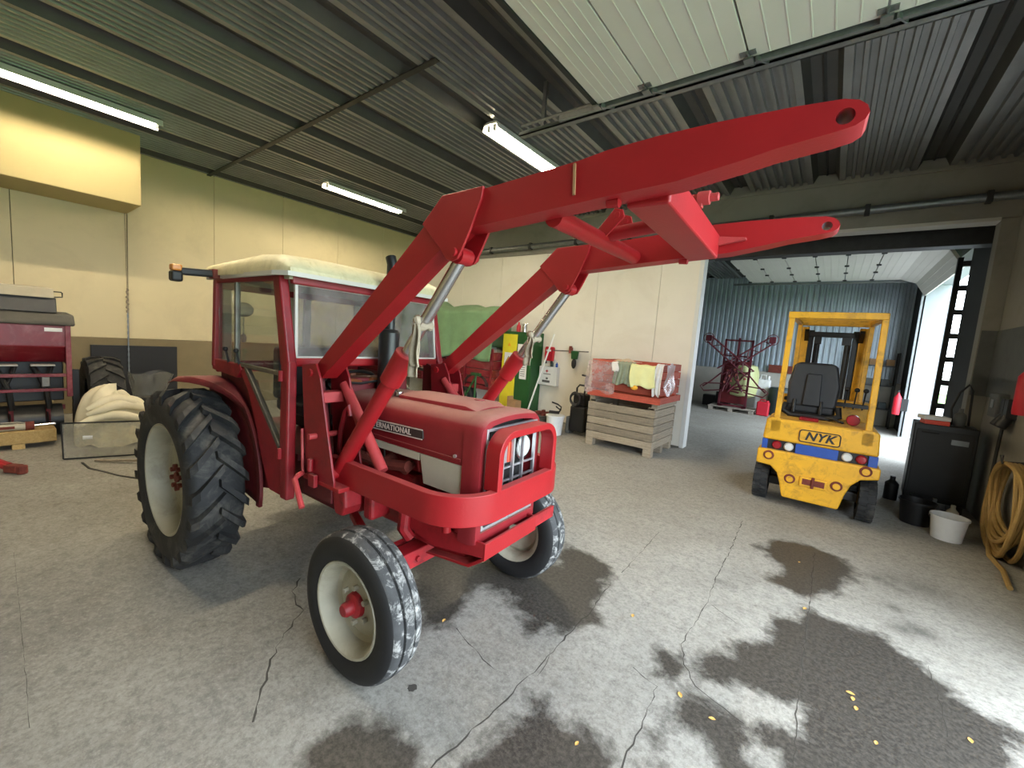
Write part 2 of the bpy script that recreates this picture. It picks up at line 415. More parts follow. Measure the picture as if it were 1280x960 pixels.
gy = np.concatenate([np.linspace(YF-.1, .4, 10)[:-1], np.arange(.4, 6.4, .035), np.linspace(6.4, YN1+.1, 30)])
GX, GY = np.meshgrid(gx, gy)
wetd = np.full(GX.shape, -.4)
for poly in WET: wetd = np.maximum(wetd, sdist(GX, GY, [tuple(fz(u, v)[:2]) for u, v in poly]))
oild = np.zeros(GX.shape)
for (u, v), r, a in OIL:
    p = fz(u, v); oild = np.maximum(oild, a*np.exp(-((GX-p.x)**2+(GY-p.y)**2)/(r*r)*1.5))
nx, ny = len(gx), len(gy)
verts = np.stack([GX.ravel(), GY.ravel(), np.zeros(GX.size)], 1)
ii = np.arange(nx*ny).reshape(ny, nx)
faces = np.stack([ii[:-1, :-1], ii[:-1, 1:], ii[1:, 1:], ii[1:, :-1]], -1).reshape(-1, 4)
me = bpy.data.meshes.new('floor'); me.from_pydata(verts.tolist(), [], faces.tolist())
for nm, arr in (('wet', np.clip(wetd, -.4, .4)), ('oil', oild)):
    at = me.attributes.new(nm, 'FLOAT', 'POINT'); at.data.foreach_set('value', arr.ravel().astype('f4'))
me.materials.append(MAT['floor_concrete'])
floor = struct(bpy.data.objects.new('floor', me)); COL.objects.link(floor)

CRACKS = [
 ([(765,728),(740,762),(709,795),(680,826),(640,866),(600,905),(560,941),(535,965)], .012),
 ([(824,665),(800,692),(777,716)], .006),
 ([(928,651),(912,690),(897,719),(884,752),(864,786),(852,806),(855,831),(869,857),(905,885),(930,905)], .010),
 ([(790,834),(805,845),(821,857),(808,893),(785,938),(776,965)], .012),
 ([(1018,690),(1013,747),(1007,786),(1001,854),(994,910),(992,965)], .010),
 ([(1159,831),(1176,882),(1184,921)], .007),
 ([(376,722),(367,739),(372,755),(378,762),(363,783),(346,809),(335,840),(324,871),(316,903)], .014),
 ([(571,786),(593,812),(610,831),(636,845)], .009),
 ([(884,752),(905,768),(931,786)], .006),
 ([(17,691),(22,735),(26,779),(32,845),(37,910)], .003),
 ([(688,815),(684,829),(672,845)], .005),
]
mat('crack', srgb(66, 63, 58), .95)
for pts, w in CRACKS:
    P = [fz(u, v) for u, v in pts]; Q = []
    for a, b in zip(P, P[1:]):
        k = max(2, int((b-a).length/.04))
        for i in range(k): Q.append(a.lerp(b, i/k) + V(random.uniform(-.7, .7)*w, random.uniform(-.7, .7)*w, 0))
    Q.append(P[-1]); mb = MB(); vs = []
    for i, p in enumerate(Q):
        t = (Q[min(i+1, len(Q)-1)]-Q[max(i-1, 0)]).normalized(); s = V(-t.y, t.x, 0); ww = w*random.uniform(.1, .8)*.5
        vs += [V(*(p-s*ww)[:2], .0006), V(*(p+s*ww)[:2], .0006)]
    mb.add(vs, [(2*i, 2*i+2, 2*i+3, 2*i+1) for i in range(len(Q)-1)])
    mb.build('floor_crack', 'crack', floor, smooth=0)
def spot(u, v, r, m='crack', z=.0008):
    p = fz(u, v); vs = [V(p.x+r*(1+random.uniform(-.2, .2))*math.cos(a), p.y+r*(1+random.uniform(-.2, .2))*math.sin(a), z) for a in [2*PI*i/14 for i in range(14)]]
    MB().add(vs, [tuple(range(14))]).build('oil_spot', m, floor, smooth=0)
spot(515, 860, .022)

# ---- walls
wl = struct(MB().box(XL-.15, XL, YF, YB+.2, 0, ZC+.3).build('wall_left', 'dark_seal', smooth=0))
pw = 1.23; ys = [YF+.01] + [1.656+pw*k for k in range(-4, 5)] + [YB]
for a, b in zip(ys, ys[1:]):
    if b-a < .1: continue
    MB().box(XL-.01, XL+.03, a+.003, b-.003, 1.22, ZC+.1).build('wall_panel', 'wall_panel', wl, smooth=0, bev=.006, seg=2)
struct(MB().box(XL-.02, XL+.06, YF, YB, 0, 1.22).build('baseboard_left', 'plinth', smooth=0, bev=.01))
wb = struct(MB().box(XL, -1.93, YB+.04, YN0, 0, ZC+.3).box(-1.93, 1.39, YB+.04, YN0, 3.56, ZC+.3).box(1.39, XR+.2, YB+.04, YN0, 0, ZC+.3).build('wall_back', 'wall_side', smooth=0))
xs = [XL] + [-2.615-1.235*k for k in range(5, -1, -1)] + [-1.96]
for a, b in zip(xs, xs[1:]):
    MB().box(a+.003, b-.003, YB, YB+.05, 0.02, 3.56).build('wall_panel', 'wall_white', wb, smooth=0, bev=.006, seg=2)
MB().box(XL, XR, YB-.004, YB+.05, 3.564, ZC+.1).build('wall_panel', 'wall_side', wb, smooth=0, bev=.004)
MB().box(1.39, XR, YB-.004, YB+.05, 0, 3.56).build('wall_panel', 'wall_side', wb, smooth=0, bev=.004)
struct(MB().box(-1.97, -1.90, YB-.012, YN0+.01, 0, 3.56).build('trim_1', 'white_paint', smooth=0, bev=.004))
struct(MB().box(-1.90, 1.39, YB-.012, YN0+.01, 3.53, 3.575).build('trim_2', 'panel_white', smooth=0, bev=.004))
struct(MB().box(XL, XR, YB-.03, YB, ZC-.06, ZC-.02).build('trim_3', 'wall_side', smooth=0, bev=.003))
struct(MB().box(XR, XR+.2, DY1, YB+.2, 0, ZC+.3).box(XR, XR+.2, YF, DY0, 0, ZC+.3).box(XR, XR+.2, DY0, DY1, DZ, ZC+.3).build('wall_right', 'wall_side', smooth=0))
struct(MB().box(XL-.15, XR+.2, YF-.15, YF, 0, ZC+.3).build('wall_front', 'wall_panel', smooth=0))
# boxed-in bulkhead hanging below the ceiling on the left wall
struct(MB().box(XL+.03, -8.5, YF, 1.66, 3.26, ZC+.05).build('wall_bulkhead', 'bulkhead_paint', smooth=0, bev=.008))
# grey board lining around the right corner
struct(MB().box(1.40, XR, YB-.02, YB-.004, 1.42, 2.22).box(XR-.016, XR, 5.2, YB-.02, 1.42, 2.22).build('trim_4', 'grey_board', smooth=0, bev=.002))

# ---- corrugated steel ceiling: groups of small ribs between deep grooves
def deck(name, x0, x1, y0, y1, zc):
    prof = []; x = x0; per = 1.10
    k = math.floor(x0/per)-1
    while x < x1:
        g0 = k*per+.56
        # groove
        prof += [(g0, zc), (g0+.05, zc+.11), (g0+.13, zc+.11), (g0+.15, zc+.085), (g0+.17, zc+.11), (g0+.25, zc+.11), (g0+.30, zc)]
        nr = 8; p = (per-.30)/nr
        for i in range(nr):
            q = g0+.30+i*p
            if i: prof += [(q-.034, zc), (q-.024, zc+.04), (q+.024, zc+.04), (q+.034, zc)]
        x = g0+per; k += 1
    prof = sorted([q for q in prof if x0 <= q[0] <= x1]); prof = [(x0, zc)]+prof+[(x1, zc)]
    mb = MB(); n = len(prof)
    mb.add([(a, y0, b) for a, b in prof]+[(a, y1, b) for a, b in prof], [])
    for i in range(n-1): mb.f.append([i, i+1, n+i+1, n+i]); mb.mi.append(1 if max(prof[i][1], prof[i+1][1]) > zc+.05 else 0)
    mb.box(x0-.1, x1+.2, y0-.1, y1+.1, zc+.16, zc+.3)
    return struct(mb.build(name, ['ceiling_steel', 'ceiling_groove_shade'], smooth=0))
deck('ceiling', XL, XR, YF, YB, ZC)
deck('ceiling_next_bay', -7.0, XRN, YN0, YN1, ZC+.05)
struct(MB().box(XL, -3.3, 2.77, 2.83, ZC-.012, ZC+.004).build('trim_5', 'dark_steel', smooth=0))

# ---- neighbouring bay
def corr_wall(name, x0, x1, y, z0, z1, p=.15, d=.045):
    prof = []; x = x0
    while x < x1: prof += [(x, y), (x+p*.42, y), (x+p*.5, y+d), (x+p*.92, y+d)]; x += p
    n = len(prof)
    return struct(MB().add([(a, b, z0) for a, b in prof]+[(a, b, z1) for a, b in prof], [(i, i+1, n+i+1, n+i) for i in range(n-1)]).build(name, 'far_steel', smooth=0))
corr_wall('wall_far', -7.0, XRN+.1, YN1, 1.2, ZC+.1)
struct(MB().box(-7.0, XRN+.2, YN1+.06, YN1+.2, 0, ZC+.3).build('wall_far_backing', 'dark_seal', smooth=0))
struct(MB().box(-7.0, XRN, YN1-.08, YN1+.06, 0, 1.25).build('baseboard_far', 'far_concrete', smooth=0, bev=.01))
struct(MB().box(-7.15, -7.0, YN0, YN1+.2, 0, ZC+.3).build('wall_left_next_bay', 'far_concrete', smooth=0))
struct(MB().box(XRN, XRN+.4, YN0, NY0, 0, ZC+.3).box(XRN, XRN+.4, NY1+.0, YN1+.2, 0, ZC+.3).box(XRN, XRN+.4, NY0, NY1, NZ, ZC+.3).build('wall_right_next_bay', 'dark_seal', smooth=0))
struct(MB().box(XRN-.02, XRN+.42, NY1-.03, NY1, 0, NZ).box(XRN+.2, XRN+.42, NY0, NY1, NZ-.03, NZ).build('trim_6', 'jamb_paint', smooth=0, bev=.004))
struct(MB().box(-1.9, XRN, 8.05, 8.3, 3.36, ZC+.05).build('trim_7', 'dark_steel', smooth=0, bev=.01))   # steel beam behind the opening

# ---- raised sectional doors (sections lie under the ceiling)
def section(name, d, parent, loc, rot, m='panel_white', ribs=5):
    mb = MB().cbox((0, 0, 0), d)
    for i in range(1, ribs+1):
        x = -d[0]/2 + d[0]*i/(ribs+1); mb.box(x-.006, x+.006, -d[1]/2+.01, d[1]/2-.01, -d[2]/2-.004, -d[2]/2+.002)
    o = mb.build(name, m, parent, smooth=0, bev=.004, seg=1); o.location = loc; o.rotation_euler = rot; return o
dr = thing('sectional_door', 'white sectional overhead door rolled up flat under the ceiling above the loader', 'garage door', (0, 0, 0))
x0 = -1.90
edges = [-1.895, -1.452, -.724, .004, .732, 1.30]
zp = 3.79
for i, (a, b) in enumerate(zip(edges, edges[1:])):
    section('door_section', (b-a-.012, 3.66, .045), dr, ((a+b)/2, 3.42-1.83, zp), (0, 0, 0), ribs=5)
    for yy in (3.36, 2.2, 1.0, 0.0):
        if i: MB().box(a-.05, a+.05, yy-.025, yy+.025, zp-.03, zp-.022).cyl((a, yy-.03, zp-.034), (a, yy+.03, zp-.034), .008, n=8).build('hinge', 'galv', dr, bev=0)
MB().box(-1.93, -1.895, -.2, 3.42, zp-.03, zp+.03).build('door_bottom_seal', 'dark_seal', dr, smooth=0)
for yy in (3.55, -.36):
    mb = MB().box(-2.85, 1.4, yy, yy+.07, zp-.02, zp-.008).box(-2.85, 1.4, yy+.06, yy+.07, zp-.02, zp+.06).box(-2.85, 1.4, yy, yy+.008, zp-.02, zp+.02)
    mb.build('door_track', 'galv', dr, smooth=0)
MB().box(-2.3, 1.4, 3.445, 3.475, zp-.045, zp+.005).build('door_edge_rail', 'galv', dr, smooth=0)
MB().cyl((-2.75, 3.46, zp+.02), (1.4, 3.46, zp+.02), .014, n=8).build('torsion_rod', 'galv', dr)
for a in edges[:-1]:
    MB().box(a-.03, a+.03, 3.38, 3.46, zp-.055, zp-.04).cyl((a, 3.40, zp-.03), (a, 3.56, zp+.01), .010, n=8).cyl((a-.0, 3.53, zp+.005), (a, 3.56, zp+.015), .024, n=12).beam((a+.05, 3.40, zp-.05), (a+.10, 3.55, zp-.01), .012, .03).build('roller_bracket', 'galv', dr)
for xx in (-2.6, -.9, .9): MB().box(xx-.02, xx+.02, 3.60, 3.63, zp, ZC).build('track_hanger', 'galv', dr, smooth=0)
MB().box(.33, .45, 3.40, 3.448, zp-.052, zp-.046).build('type_label', 'paper', dr, smooth=0)

dn = thing('sectional_door', 'white sectional door raised under the ceiling beyond the forklift', 'garage door', (0, 0, 0))
zz = 3.86
for i in range(6):
    a = -2.15+i*.535
    section('door_section', (.52, 3.7, .05), dn, (a+.265, 12.08, zz), (0, 0, 0), ribs=3)
    for yy in (10.6, 11.8, 12.7, 13.8): MB().box(a-.04, a+.04, yy-.04, yy+.04, zz-.05, zz-.025).build('hinge', 'dark_steel', dn, smooth=0)
section('door_section', (.36, 3.7, .05), dn, (1.22, 12.08, zz-.05), (0, math.radians(18), 0), ribs=2)
section('door_section', (.36, 3.7, .05), dn, (1.46, 12.08, zz-.25), (0, math.radians(58), 0), ribs=2)
for yy in (10.18, 13.98): MB().box(-2.6, 1.2, yy-.03, yy+.03, zz-.09, zz-.04).build('door_track', 'galv', dn, smooth=0)
MB().box(1.45, 1.52, 10.14, 10.22, 0, 3.6).build('door_post', 'dark_steel', dn, smooth=0, bev=.004)
for k in range(9): MB().box(1.50, 1.80, 10.15, 10.21, .25+k*.4, .34+k*.4).build('post_bracket', 'dark_steel', dn, smooth=0)
MB().box(1.5, 1.54, 13.98, 14.05, 0, 3.6).build('door_track', 'galv', dn, smooth=0)

# ---- conduit along the back wall
cd = thing('conduit_pipe', 'long grey conduit clipped along the back wall above the wide opening', 'pipe', (0, YB-.03, 0))
MB().cyl((-7.04, -.06, 3.70), (XR, -.06, 3.80), .054, n=12).build('pipe', 'galv', cd)
for k in range(8):
    x = -6.6+k*1.12; z = 3.70+(x+7.04)*.01164
    MB().box(x-.03, x+.03, -.115, -.02, z-.07, z+.07).build('pipe_clip', 'dark_steel', cd, smooth=0, bev=.008)

# ---- ceiling lamps
emit('tube_glow', TUBE_COLOR, TUBE_POWER)
def batten(x, y0, y1, label, tubes=(-.045, .045), z=ZC):
    t = thing('ceiling_lamp', label, 'lamp', (x, (y0+y1)/2, z), 0, 'fluorescent ceiling lamps')
    L = (y1-y0)/2
    MB().prism([(-.128, -.092), (-.105, -.015), (-.06, 0), (.06, 0), (.105, -.015), (.128, -.092), (.120, -.092), (.095, -.025), (-.095, -.025), (-.120, -.092)], 'Y', -L, L).build('reflector', 'white_paint', t, smooth=0)
    for tx_ in tubes:
        MB().cyl((tx_, -L+.04, -.056), (tx_, L-.04, -.056), .016, n=10).build('fluorescent_tube', 'tube_glow', t)
        for e in (-1, 1): MB().box(tx_-.02, tx_+.02, e*(L-.04)-.012, e*(L-.04)+.012, -.095, -.03).build('lamp_holder', 'white_paint', t, smooth=0)
    return t
batten(-7.6, .15, 1.70, 'lit fluorescent lamp on the ceiling beside the yellowish boxed bulkhead', (0,))
batten(-7.6, 4.02, 5.72, 'lit fluorescent lamp on the ceiling above the tractor cab', (0,))
batten(-3.6, 3.92, 5.42, 'lit twin fluorescent lamp on the ceiling behind the bend of the loader arm')
batten(-3.6, .06, 1.56, 'lit fluorescent lamp on the ceiling above the rear of the raised door')
# ================================================================== TRACTOR (local frame: X forward, Y far side, Z up)
TX, TY, TRZ = -1.52, 1.72, math.radians(2.5)
tr = thing('tractor', 'red farm tractor with cream cab roof and red front loader arms raised', 'tractor', (TX, TY, 0), TRZ)
mat('tread_dusty', srgb(58, 59, 60), .8, var=.3, vs=9, bump=.0015, bs=60, dirt=srgb(182, 182, 178), dirt_amt=1.0, dscale=16)

# ---- hood and nose
def hood_sec(x, hw, z0, zt, r, n=6, crown=.012):
    pts = [(x, -hw, z0)]
    for i in range(n+1):
        a = PI - (PI/2)*i/n; pts.append((x, -hw+r+r*math.cos(a), zt-r+r*math.sin(a)))
    for i in range(1, 6):
        y = -hw+r + (2*hw-2*r)*i/6; pts.append((x, y, zt+crown*(1-((y)/(hw-r))**2)))
    for i in range(n+1):
        a = PI/2 - (PI/2)*i/n; pts.append((x, hw-r+r*math.cos(a), zt-r+r*math.sin(a)))
    pts.append((x, hw, z0)); return pts
def loft(secs, cap0=False, cap1=False, mb=None):
    mb = mb or MB(); k = len(secs[0]); vs = [p for s in secs for p in s]
    fs = [(i*k+j, i*k+j+1, (i+1)*k+j+1, (i+1)*k+j) for i in range(len(secs)-1) for j in range(k-1)]
    if cap0: fs.append(tuple(range(k))[::-1])
    if cap1: fs.append(tuple(range((len(secs)-1)*k, len(secs)*k)))
    return mb.add(vs, fs)
hood = loft([hood_sec(-.90, .265, 1.045, 1.275, .085), hood_sec(-.4, .268, 1.045, 1.285, .085), hood_sec(.13, .27, 1.045, 1.29, .085)], True, True).build('hood', 'hood_red', tr, smooth=40)
loft([hood_sec(-.50, .15, 1.27, 1.308, .012, 2), hood_sec(.02, .15, 1.28, 1.318, .012, 2), hood_sec(.09, .13, 1.28, 1.296, .008, 2)], True, True).build('hood_ridge', 'hood_red', hood, smooth=40)
MB().box(-.88, .12, -.274, -.268, 1.062, 1.075).box(-.88, .12, .268, .274, 1.062, 1.075).build('hood_seam_lip', 'hood_red', hood, smooth=0, bev=.002)
nose = loft([hood_sec(.134, .275, .66, 1.295, .09), hood_sec(.19, .275, .66, 1.295, .09), hood_sec(.225, .273, .665, 1.29, .09), hood_sec(.24, .265, .67, 1.28, .085)], True, False).build('nose_cowl', 'hood_red', tr, smooth=45)
# front flange of the nose around the grille recess
fo = hood_sec(.24, .265, .67, 1.28, .085); fi = [(.24, y*.86, .715+(z-.67)*.885) for _, y, z in fo]; fb = [(.165, y, z) for _, y, z in fi]
mb = MB(); k = len(fo); mb.add(fo+fi+fb, [(i, i+1, k+i+1, k+i) for i in range(k-1)]+[(k+i, k+i+1, 2*k+i+1, 2*k+i) for i in range(k-1)]+[(0, k, 2*k-1, k-1)]+[(k, 2*k, 3*k-1, 2*k-1)])
mb.build('nose_flange', 'hood_red', nose, smooth=40)
MB().box(.16, .168, -.225, .225, .72, 1.25).build('radiator_screen', 'dark_cavity', nose, smooth=0)
gr = MB()
for y in (-.222, .222): gr.box(.226, .246, y-.008, y+.008, .735, 1.235)
for z in (.735, 1.235): gr.box(.226, .246, -.23, .23, z-.008, z+.008)
grille = gr.build('grille_frame', 'alu', tr, bev=.004)
for y in (-.085, .005, .095): MB().box(.232, .252, y-.006, y+.006, .735, 1.235).build('grille_bar', 'alu', grille, smooth=0, bev=.002)
for z in (.80, .87, .94, 1.01, 1.17): MB().box(.222, .236, -.222, .222, z-.005, z+.005).build('grille_bar', 'alu', grille, smooth=0, bev=.002)
for y in (-.15, .15):
    lm = MB().lathe([(.0, .02), (.045, .016), (.062, .004), (.066, -.01), (.0, -.03)], (.21, y, 1.09), 'X', 18).build('headlight', 'lamp_glass', tr)
    MB().lathe([(.066, .006), (.074, .004), (.074, -.03), (.066, -.03)], (.21, y, 1.09), 'X', 18).build('headlight_ring', 'chrome', lm)
MB().box(.205, .222, -.05, .05, 1.03, 1.15).build('emblem_plate', 'alu', grille, smooth=0, bev=.003)
MB().box(.222, .228, -.018, .018, 1.035, 1.145).build('emblem_stripe', 'orange_red', grille, smooth=0)
# side panels and badge
for s in (-1, 1):
    y = s*.262
    MB().prism([(-.172, 1.042), (-.135, .885), (.132, .885), (.132, 1.042)], 'Y', y-.006, y+.006).build('side_panel', 'cream', tr, smooth=0, bev=.002)
    MB().box(-.90, -.176, y-.006, y+.006, 1.000, 1.042).build('side_stripe', 'cream', tr, smooth=0, bev=.002)
    MB().cyl((.085, s*.268, 1.085), (.085, s*.280, 1.085), .009, n=10).build('panel_screw', 'alu', tr)
yb = -.272
badge = MB().prism([(-.70, 1.112), (-.69, 1.104), (-.155, 1.118), (-.145, 1.128), (-.15, 1.168), (-.16, 1.174), (-.69, 1.162), (-.70, 1.154)], 'Y', yb-.006, yb+.004).build('badge_plate', 'badge_black', tr, smooth=0, bev=.002)
mbb = MB()
for a, b in (((-.70, 1.158), (-.15, 1.172)), ((-.70, 1.108), (-.15, 1.122))): mbb.beam((a[0], yb-.007, a[1]), (b[0], yb-.007, b[1]), .004, .005)
mbb.build('badge_border', 'badge_letter', badge, smooth=0)
text_mesh('badge_lettering', 'INTERNATIONAL', .044, 'badge_letter', badge, basis((1, 0, .025), (0, 0, 1), (-.425, yb-.008, 1.139)), .001, 0, .0008, space=1.12)
# caps, screws on hood
MB().cyl((-.02, .02, 1.30), (-.02, .02, 1.335), .028, .030, 16).build('radiator_cap', 'hood_red', hood, bev=.004)
MB().cyl((-.55, -.11, 1.29), (-.55, -.11, 1.318), .030, .028, 16).build('fuel_cap', 'chrome', hood, bev=.004)
# exhaust: fat black silencer with thin pipe
ex = MB().lathe([(0, 1.26), (.066, 1.27), (.066, 1.665), (.052, 1.685), (.03, 1.69)], (-.80, 0, 0), 'Z', 22).build('exhaust_silencer', 'black_paint', tr, smooth=30)
MB().tube([(-.80, 0, 1.67), (-.80, 0, 2.10), (-.82, 0, 2.15)], .034, 14).build('exhaust_pipe', 'black_paint', ex)

# ---- engine and chassis
MB().box(-.98, -.30, -.17, .17, .52, .86).box(-.92, -.22, -.13, .13, .86, 1.02).build('engine_block', 'frame_red', tr, smooth=0, bev=.02)
mb = MB()
for i in range(4): mb.cyl((-.82+i*.16, -.17, .93), (-.82+i*.16, -.235, .90), .035, n=10)
mb.tube([(-.84, -.23, .90), (-.5, -.24, .90), (-.30, -.23, .93)], .032, 8).build('exhaust_manifold', 'rust', tr)
MB().tube([(-.34, -.20, 1.0), (-.28, -.22, 1.03), (-.22, -.23, 1.01), (-.19, -.235, .93)], .014, 8).build('radiator_hose', 'pink_paint', tr)
MB().tube([(-.52, -.22, .93), (-.5, -.24, 1.0), (-.46, -.23, 1.03)], .006, 6).build('fuel_line', 'steel', tr)
MB().cyl((-.62, -.19, .72), (-.62, -.19, .90), .055, n=14).build('oil_filter', 'dark_red', tr, bev=.008)
MB().box(-.30, .14, -.20, .20, .50, .70).box(-.2, .1, -.16, .16, .70, .80).build('front_bolster', 'frame_red', tr, smooth=0, bev=.03, seg=3)
MB().box(-2.2, -.95, -.20, .20, .42, .88).build('gearbox_housing', 'dark_red', tr, smooth=0, bev=.04, seg=3)
MB().cyl((-1.92, -.62, .585), (-1.92, .62, .585), .11, n=16).build('rear_axle', 'frame_red', tr, bev=.01)
mb = MB()   # sump ribs and brackets under the loader frame
mb.box(-.66, -.58, -.34, -.2, .60, .84).box(-.52, -.44, -.36, -.22, .60, .82).build('sump_bracket', 'frame_red', tr, smooth=0, bev=.02)
MB().prism([(-.72, .86), (-.56, .86), (-.54, .68), (-.57, .62), (-.64, .62)], 'Y', -.46, -.34).build('tower_foot', 'frame_red', tr, smooth=0, bev=.015)
MB().tube([(-.26, -.20, .80), (-.26, -.27, .72), (-.26, -.28, .60), (-.25, -.24, .54)], .035, 10).build('steering_link', 'frame_red', tr)
MB().box(-.04, .03, -.30, -.25, .76, .82).build('marker_block', 'black_plastic', tr, smooth=0, bev=.004)
MB().cyl((.08, -.30, .70), (.08, -.30, .82), .024, n=12).build('bumper_pin', 'loader_red', tr)
# ---- front axle
ax = MB().box(-.31, -.20, -.56, .56, .37, .47).build('front_axle', 'frame_red', tr, smooth=0, bev=.008)
for s in (-1, 1):
    for dx in (-.36, -.22): MB().cyl((-.20, s*abs(dx), .42), (-.185, s*abs(dx), .42), .016, n=6).build('axle_bolt', 'frame_red', ax)
    MB().cyl((-.25, s*.50, .26), (-.25, s*.50, .52), .04, n=14).build('kingpin', 'frame_red', ax, bev=.006)
    MB().cyl((-.25, s*.48, .36), (-.15, s*.60, .36), .035, n=12).build('stub_axle', 'frame_red', ax)
MB().tube([(-.36, -.5, .45), (-.36, .5, .45)], .018, 8).build('tie_rod', 'frame_red', tr)
MB().beam((-.95, -.12, .42), (-.30, -.40, .44), .05, .05).build('drag_link', 'frame_red', tr, smooth=0, bev=.006)

# ---- wheels
def front_wheel(c, s):
    def P(L): return [(r, h*s) for r, h in L]
    half = [(.222, .078), (.240, .090), (.268, .097), (.300, .097), (.325, .090), (.342, .079), (.351, .066), (.355, .055), (.3565, .036), (.345, .033), (.345, .026), (.359, .023), (.360, .0)]
    tw_ = half[5:] + [(r, -h) for r, h in half[5:][::-1][1:]]
    ty = MB().lathe(tw_, c, 'Y', 56, m=1).lathe(half[:6], c, 'Y', 56).lathe([(r, -h) for r, h in half[:6]], c, 'Y', 56).build('front_tyre', ['rubber_side', 'tread_dusty'], tr, smooth=28)
    MB().lathe(P([(.232, .083), (.228, .090), (.218, .088), (.208, .072), (.196, .045), (.188, .005), (.165, -.008), (.13, .012), (.105, .020), (.06, .022), (0, .022)]), c, 'Y', 40).build('rim', 'rim_cream', ty, smooth=35)
    MB().lathe(P([(.188, .005), (.19, -.04), (.21, -.075), (.23, -.085), (.222, -.07)]), c, 'Y', 40).build('rim_barrel', 'rim_cream', ty, smooth=35)
    MB().lathe(P([(.062, .022), (.058, .045), (.036, .055), (.034, .085), (.026, .098), (0, .102)]), c, 'Y', 18).build('hub', 'frame_red', ty, smooth=35)
    c = Vector(c)
    for i in range(6):
        a = PI/6+i*PI/3; p = c + V(.088*math.cos(a), 0, .088*math.sin(a))
        MB().cyl(p+V(0, s*.015, 0), p+V(0, s*.045, 0), .013, n=6).build('wheel_nut', 'rim_cream', ty, smooth=0)
front_wheel((-.175, -.60, .36), -1)
front_wheel((-.10, .64, .36), 1)
def rear_wheel(c, s):
    c = Vector(c); hw = .15
    half = [(.365, .128), (.385, .146), (.43, .156), (.48, .156), (.515, .147), (.538, .132), (.548, .115), (.556, .06), (.558, 0)]
    mb = MB().lathe(half + [(r, -h) for r, h in half[::-1][1:]], c, 'Y', 72)
    N = 21
    for side in (-1, 1):
        for i in range(N):
            a0 = 2*PI*(i + (.5 if side > 0 else 0))/N
            st = []
            for k in range(6):
                t = k/5; h = side*(-.012 + .165*t); sweep = -.30*t + .02
                rr = .598 - .004*t - (.030 if k == 5 else 0); rb = .550 - .012*t - (.035 if k == 5 else 0)
                w = .042 + .010*t
                for (r_, dw) in ((rb, -w*.62), (rr, -w*.5), (rr, w*.5), (rb, w*.62)):
                    an = a0 + sweep + dw/.58
                    st.append(c + V(r_*math.cos(an), h, r_*math.sin(an)))
            fs = [(k*4+j, k*4+(j+1) % 4, k*4+4+(j+1) % 4, k*4+4+j) for k in range(5) for j in range(4)]
            mb.add(st, fs+[(3, 2, 1, 0), (20, 21, 22, 23)])
    ty = mb.build('rear_tyre', 'rubber', tr, smooth=30)
    def P(L): return [(r, h*s) for r, h in L]
    MB().lathe(P([(.378, .130), (.372, .140), (.360, .138), (.350, .120), (.338, .07), (.333, .015), (.318, .0), (.25, -.01), (.17, .0), (.13, .02), (.12, .05), (.115, .055), (0, .055)]), c, 'Y', 56).build('rim', 'rim_cream', ty, smooth=30)
    for i in range(8):
        a = i*PI/4+.2; p = c + V(.075*math.cos(a), 0, .075*math.sin(a))
        MB().cyl(p+V(0, s*.05, 0), p+V(0, s*.078, 0), .016, n=6).build('wheel_bolt', 'rust', ty, smooth=0)
    MB().cyl(c+V(0, s*.05, 0), c+V(0, s*.07, 0), .035, n=14).build('axle_cap', 'rust', ty)
rear_wheel((-1.92, -.755, .59), -1)
rear_wheel((-1.92, .755, .59), 1)
# ---- fenders
for s in (-1, 1):
    def fend(u, v, s=s):
        a = math.radians(-8 + 114*u); R = .665 + .02*math.sin(u*PI)
        yy = .57 + (.02 + .22*min(1, max(0, (u-.5)/.35))**1.3)*v; rr = R - (.03*(v-.85)/.15 if v > .85 else 0)
        return (-1.92+rr*math.cos(a), s*yy, .60+rr*math.sin(a))
    fd = MB().grid(fend, 20, 6).build('rear_fender', 'dark_red', tr, smooth=40, solid=.006)
    def inner(u, v, s=s):
        a = math.radians(-8 + 114*u); R = .25 + (.415+.02*math.sin(u*PI))*v
        return (-1.92+R*math.cos(a), s*.57, .60+R*math.sin(a))
    MB().grid(inner, 20, 3).build('fender_side', 'dark_red', fd, smooth=40, solid=.006)

# ---- cab
cab_y = .58
roofsec = lambda x, hw, z0, zt: [(x, -hw, z0)] + [(x, -hw+(.07)*(1-math.cos(PI/2*i/4)), z0+.03+(zt-z0-.03)*math.sin(PI/2*i/4)*.9) for i in range(5)] + [(x, y, zt) for y in (-hw*.6, 0, hw*.6)] + [(x, hw-(.07)*(1-math.cos(PI/2*i/4)), z0+.03+(zt-z0-.03)*math.sin(PI/2*i/4)*.9) for i in range(4, -1, -1)] + [(x, hw, z0)]
roof = loft([roofsec(-2.02, .60, 1.955, 2.0), roofsec(-1.98, .63, 1.955, 2.045), roofsec(-1.6, .635, 1.955, 2.065), roofsec(-1.25, .635, 1.955, 2.085), roofsec(-1.05, .63, 1.955, 2.075), roofsec(-.95, .62, 1.955, 2.04), roofsec(-.90, .60, 1.955, 1.985)], True, True).build('cab_roof', 'roof_cream', tr, smooth=50)
mb = MB().strip([(-2.02, -.60, 1.95), (-1.0, -.64, 1.95), (-.90, -.615, 1.95), (-.895, 0, 1.95), (-.90, .615, 1.95), (-1.0, .64, 1.95), (-2.02, .60, 1.95)], .02, .025)
mb.build('roof_edge_trim', 'panel_white', roof, smooth=0)
MB().box(-1.98, -.95, -.58, .58, 1.925, 1.945).build('roof_lining', 'drill_lid', roof, smooth=0)
